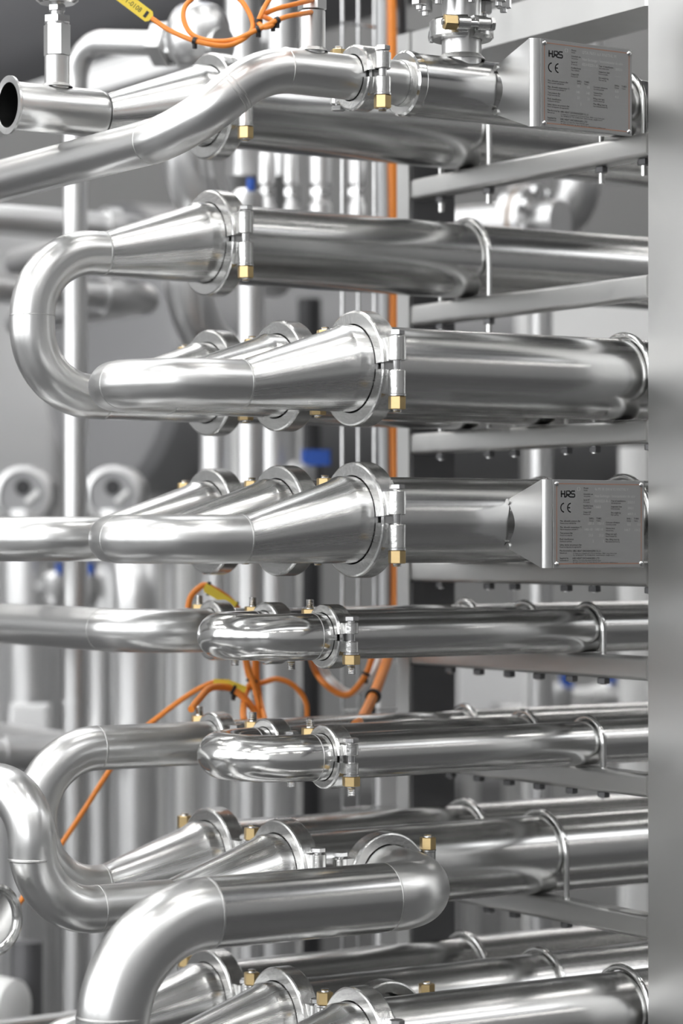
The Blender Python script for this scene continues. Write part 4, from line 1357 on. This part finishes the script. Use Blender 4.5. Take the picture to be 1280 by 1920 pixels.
pipe(th, [e0 + Vector((0, 0, 0.3)), e1, e1 + Vector((-0.06, 0.4, -0.05))], 0.040, 0.07, name='elbow', mat='back_steel', cap0=True, cap1=True)
MB().lathe([(-0.004, 0.040), (-0.004, 0.043), (0.004, 0.043), (0.004, 0.040)], e0, (0, 0, 1), 36, closed=True).build('weld_collar', 'white_plastic_and_glint', th)

# pale wall panels, low pipes behind the slim layers
def panel(label, px0, px1, py0, py1, dep, mat, name='wall_panel'):
    a, b_ = P(px0, py0, d=dep), P(px1, py1, d=dep)
    c = (a + b_) / 2
    w_ = (px1 - px0) * dep / F_PX
    th = thing(name, label, 'panel', (c.x, c.y, 0))
    MB().box((c.x, c.y, (a.z + b_.z) / 2), (w_, 0.04, a.z - b_.z), RGT, FWD, (0, 0, 1), bev=0.004).build('sheet', mat, th)
    for s in (-1, 1):
        q = Vector((c.x, c.y, 0)) + RGT * (s * (w_ / 2 - 0.03)) + FWD * 0.03
        MB().box((q.x, q.y, a.z / 2), (0.03, 0.03, a.z), RGT, FWD, (0, 0, 1)).build('support', 'frame_steel', th)


panel('large white panel standing behind the third crossbeam', 968, 1330, 570, 690, 6.0, 'white_plastic_and_glint')
panel('pale grey panel standing behind the rear post', 858, 985, 1240, 1420, 5.6, 'cabinet_grey')
for lab, py, w_, mat, ln in (('white level pipe behind the slim layers', 1306, 28, 'white_plastic_and_glint', 0.95), ('dull steel level pipe under the white level pipe', 1340, 28, 'back_steel', 0.80)):
    a = P(1010, py, d=5.3) + Vector((0, 0.15 if ln < 0.9 else 0, 0))
    th = thing('background_pipe', lab, 'pipe', a)
    r = w_ / 2 * 5.3 / F_PX
    pipe(th, [a, a + Vector((ln, 0.0, 0)), a + Vector((ln, 0, -a.z))], r, 0.08, name='pipe_run', mat=mat, cap0=True, cap1=True)
    MB().lathe([(-0.01, r), (-0.01, r * 1.4), (0.01, r * 1.4), (0.01, r)], a + Vector((0.15, 0, 0)), (1, 0, 0), 32, closed=True).build('collar', mat, th)

# dark duct and roof truss high on the left
for lab, px, py, w_ in (('dark round air duct running high across the hall', -70, 70, 0.24),):
    a = P(px, py, d=6.6)
    th = thing('air_duct', lab, 'duct', a)
    MB().tube([(a.x, HY0, a.z), (a.x, HY1, a.z)], w_, 40).build('duct_run', 'duct_grey', th)
    for k in range(6):
        MB().lathe([(-0.02, w_), (-0.02, w_ + 0.012), (0.02, w_ + 0.012), (0.02, w_)], (a.x, HY0 + 1 + k * 2.6, a.z), (0, 1, 0), 40, closed=True).build('joint_band', 'dark_or_shaded_steel', th)
        MB().tube([(a.x, HY0 + 1 + k * 2.6, a.z + w_), (a.x, HY0 + 1 + k * 2.6, HZ)], 0.008, 8).build('hanger', 'bolt_steel', th)

# pale cable duct and far round lamp high behind the tee
a = P(240, 140, d=5.2)
th = thing('cable_duct', 'pale straight cable duct slanting behind the water pipe', 'duct', a)
MB().box(a + Vector((0, 0.9, 0)), (0.06, 3.0, 0.05), bev=0.004).build('channel', 'cabinet_grey', th)
MB().box(a + Vector((0, 0.9, 0.028)), (0.066, 3.0, 0.006)).build('cover', 'cabinet_grey', th)
for dy in (0.9, 2.2):
    MB().tube([a + Vector((0, dy, 0.02)), (a.x, a.y + dy, HZ)], 0.006, 8).build('hanger', 'bolt_steel', th)
a = P(232, 46, d=9.0)
th = thing('round_lamp', 'round white glowing lamp far behind the water pipe elbow', 'lamp', a)
MB().lathe([(0.0, 0.0), (-0.02, 0.05), (0.0, 0.055), (0.04, 0.03), (0.06, 0.0)], a, (0, 0, 1), 32).build('housing', 'cabinet_grey', th)
MB().lathe([(-0.05, 0.0), (-0.045, 0.03), (-0.02, 0.05), (0.0, 0.05)], a, (0, 0, 1), 32).build('globe', 'lamp_glow', th)
MB().tube([a + Vector((0, 0, 0.05)), (a.x, a.y, HZ)], 0.005, 8).build('cord', 'black_plastic', th)
# pale upright plate behind the foot of the cable tray
a, b_ = P(707, 1238, Y=0.72), P(768, 1238, Y=0.72)
th = thing('side_plate', 'pale upright plate standing behind the lower end of the tray', 'panel', ((a.x + b_.x) / 2, 0.72, 0))
MB().box(((a.x + b_.x) / 2, 0.72, a.z / 2), (b_.x - a.x, 0.012, a.z), bev=0.002).build('sheet', 'cabinet_grey', th)
MB().box(((a.x + b_.x) / 2, 0.75, 0.006), (b_.x - a.x, 0.08, 0.012)).build('foot', 'cabinet_grey', th)
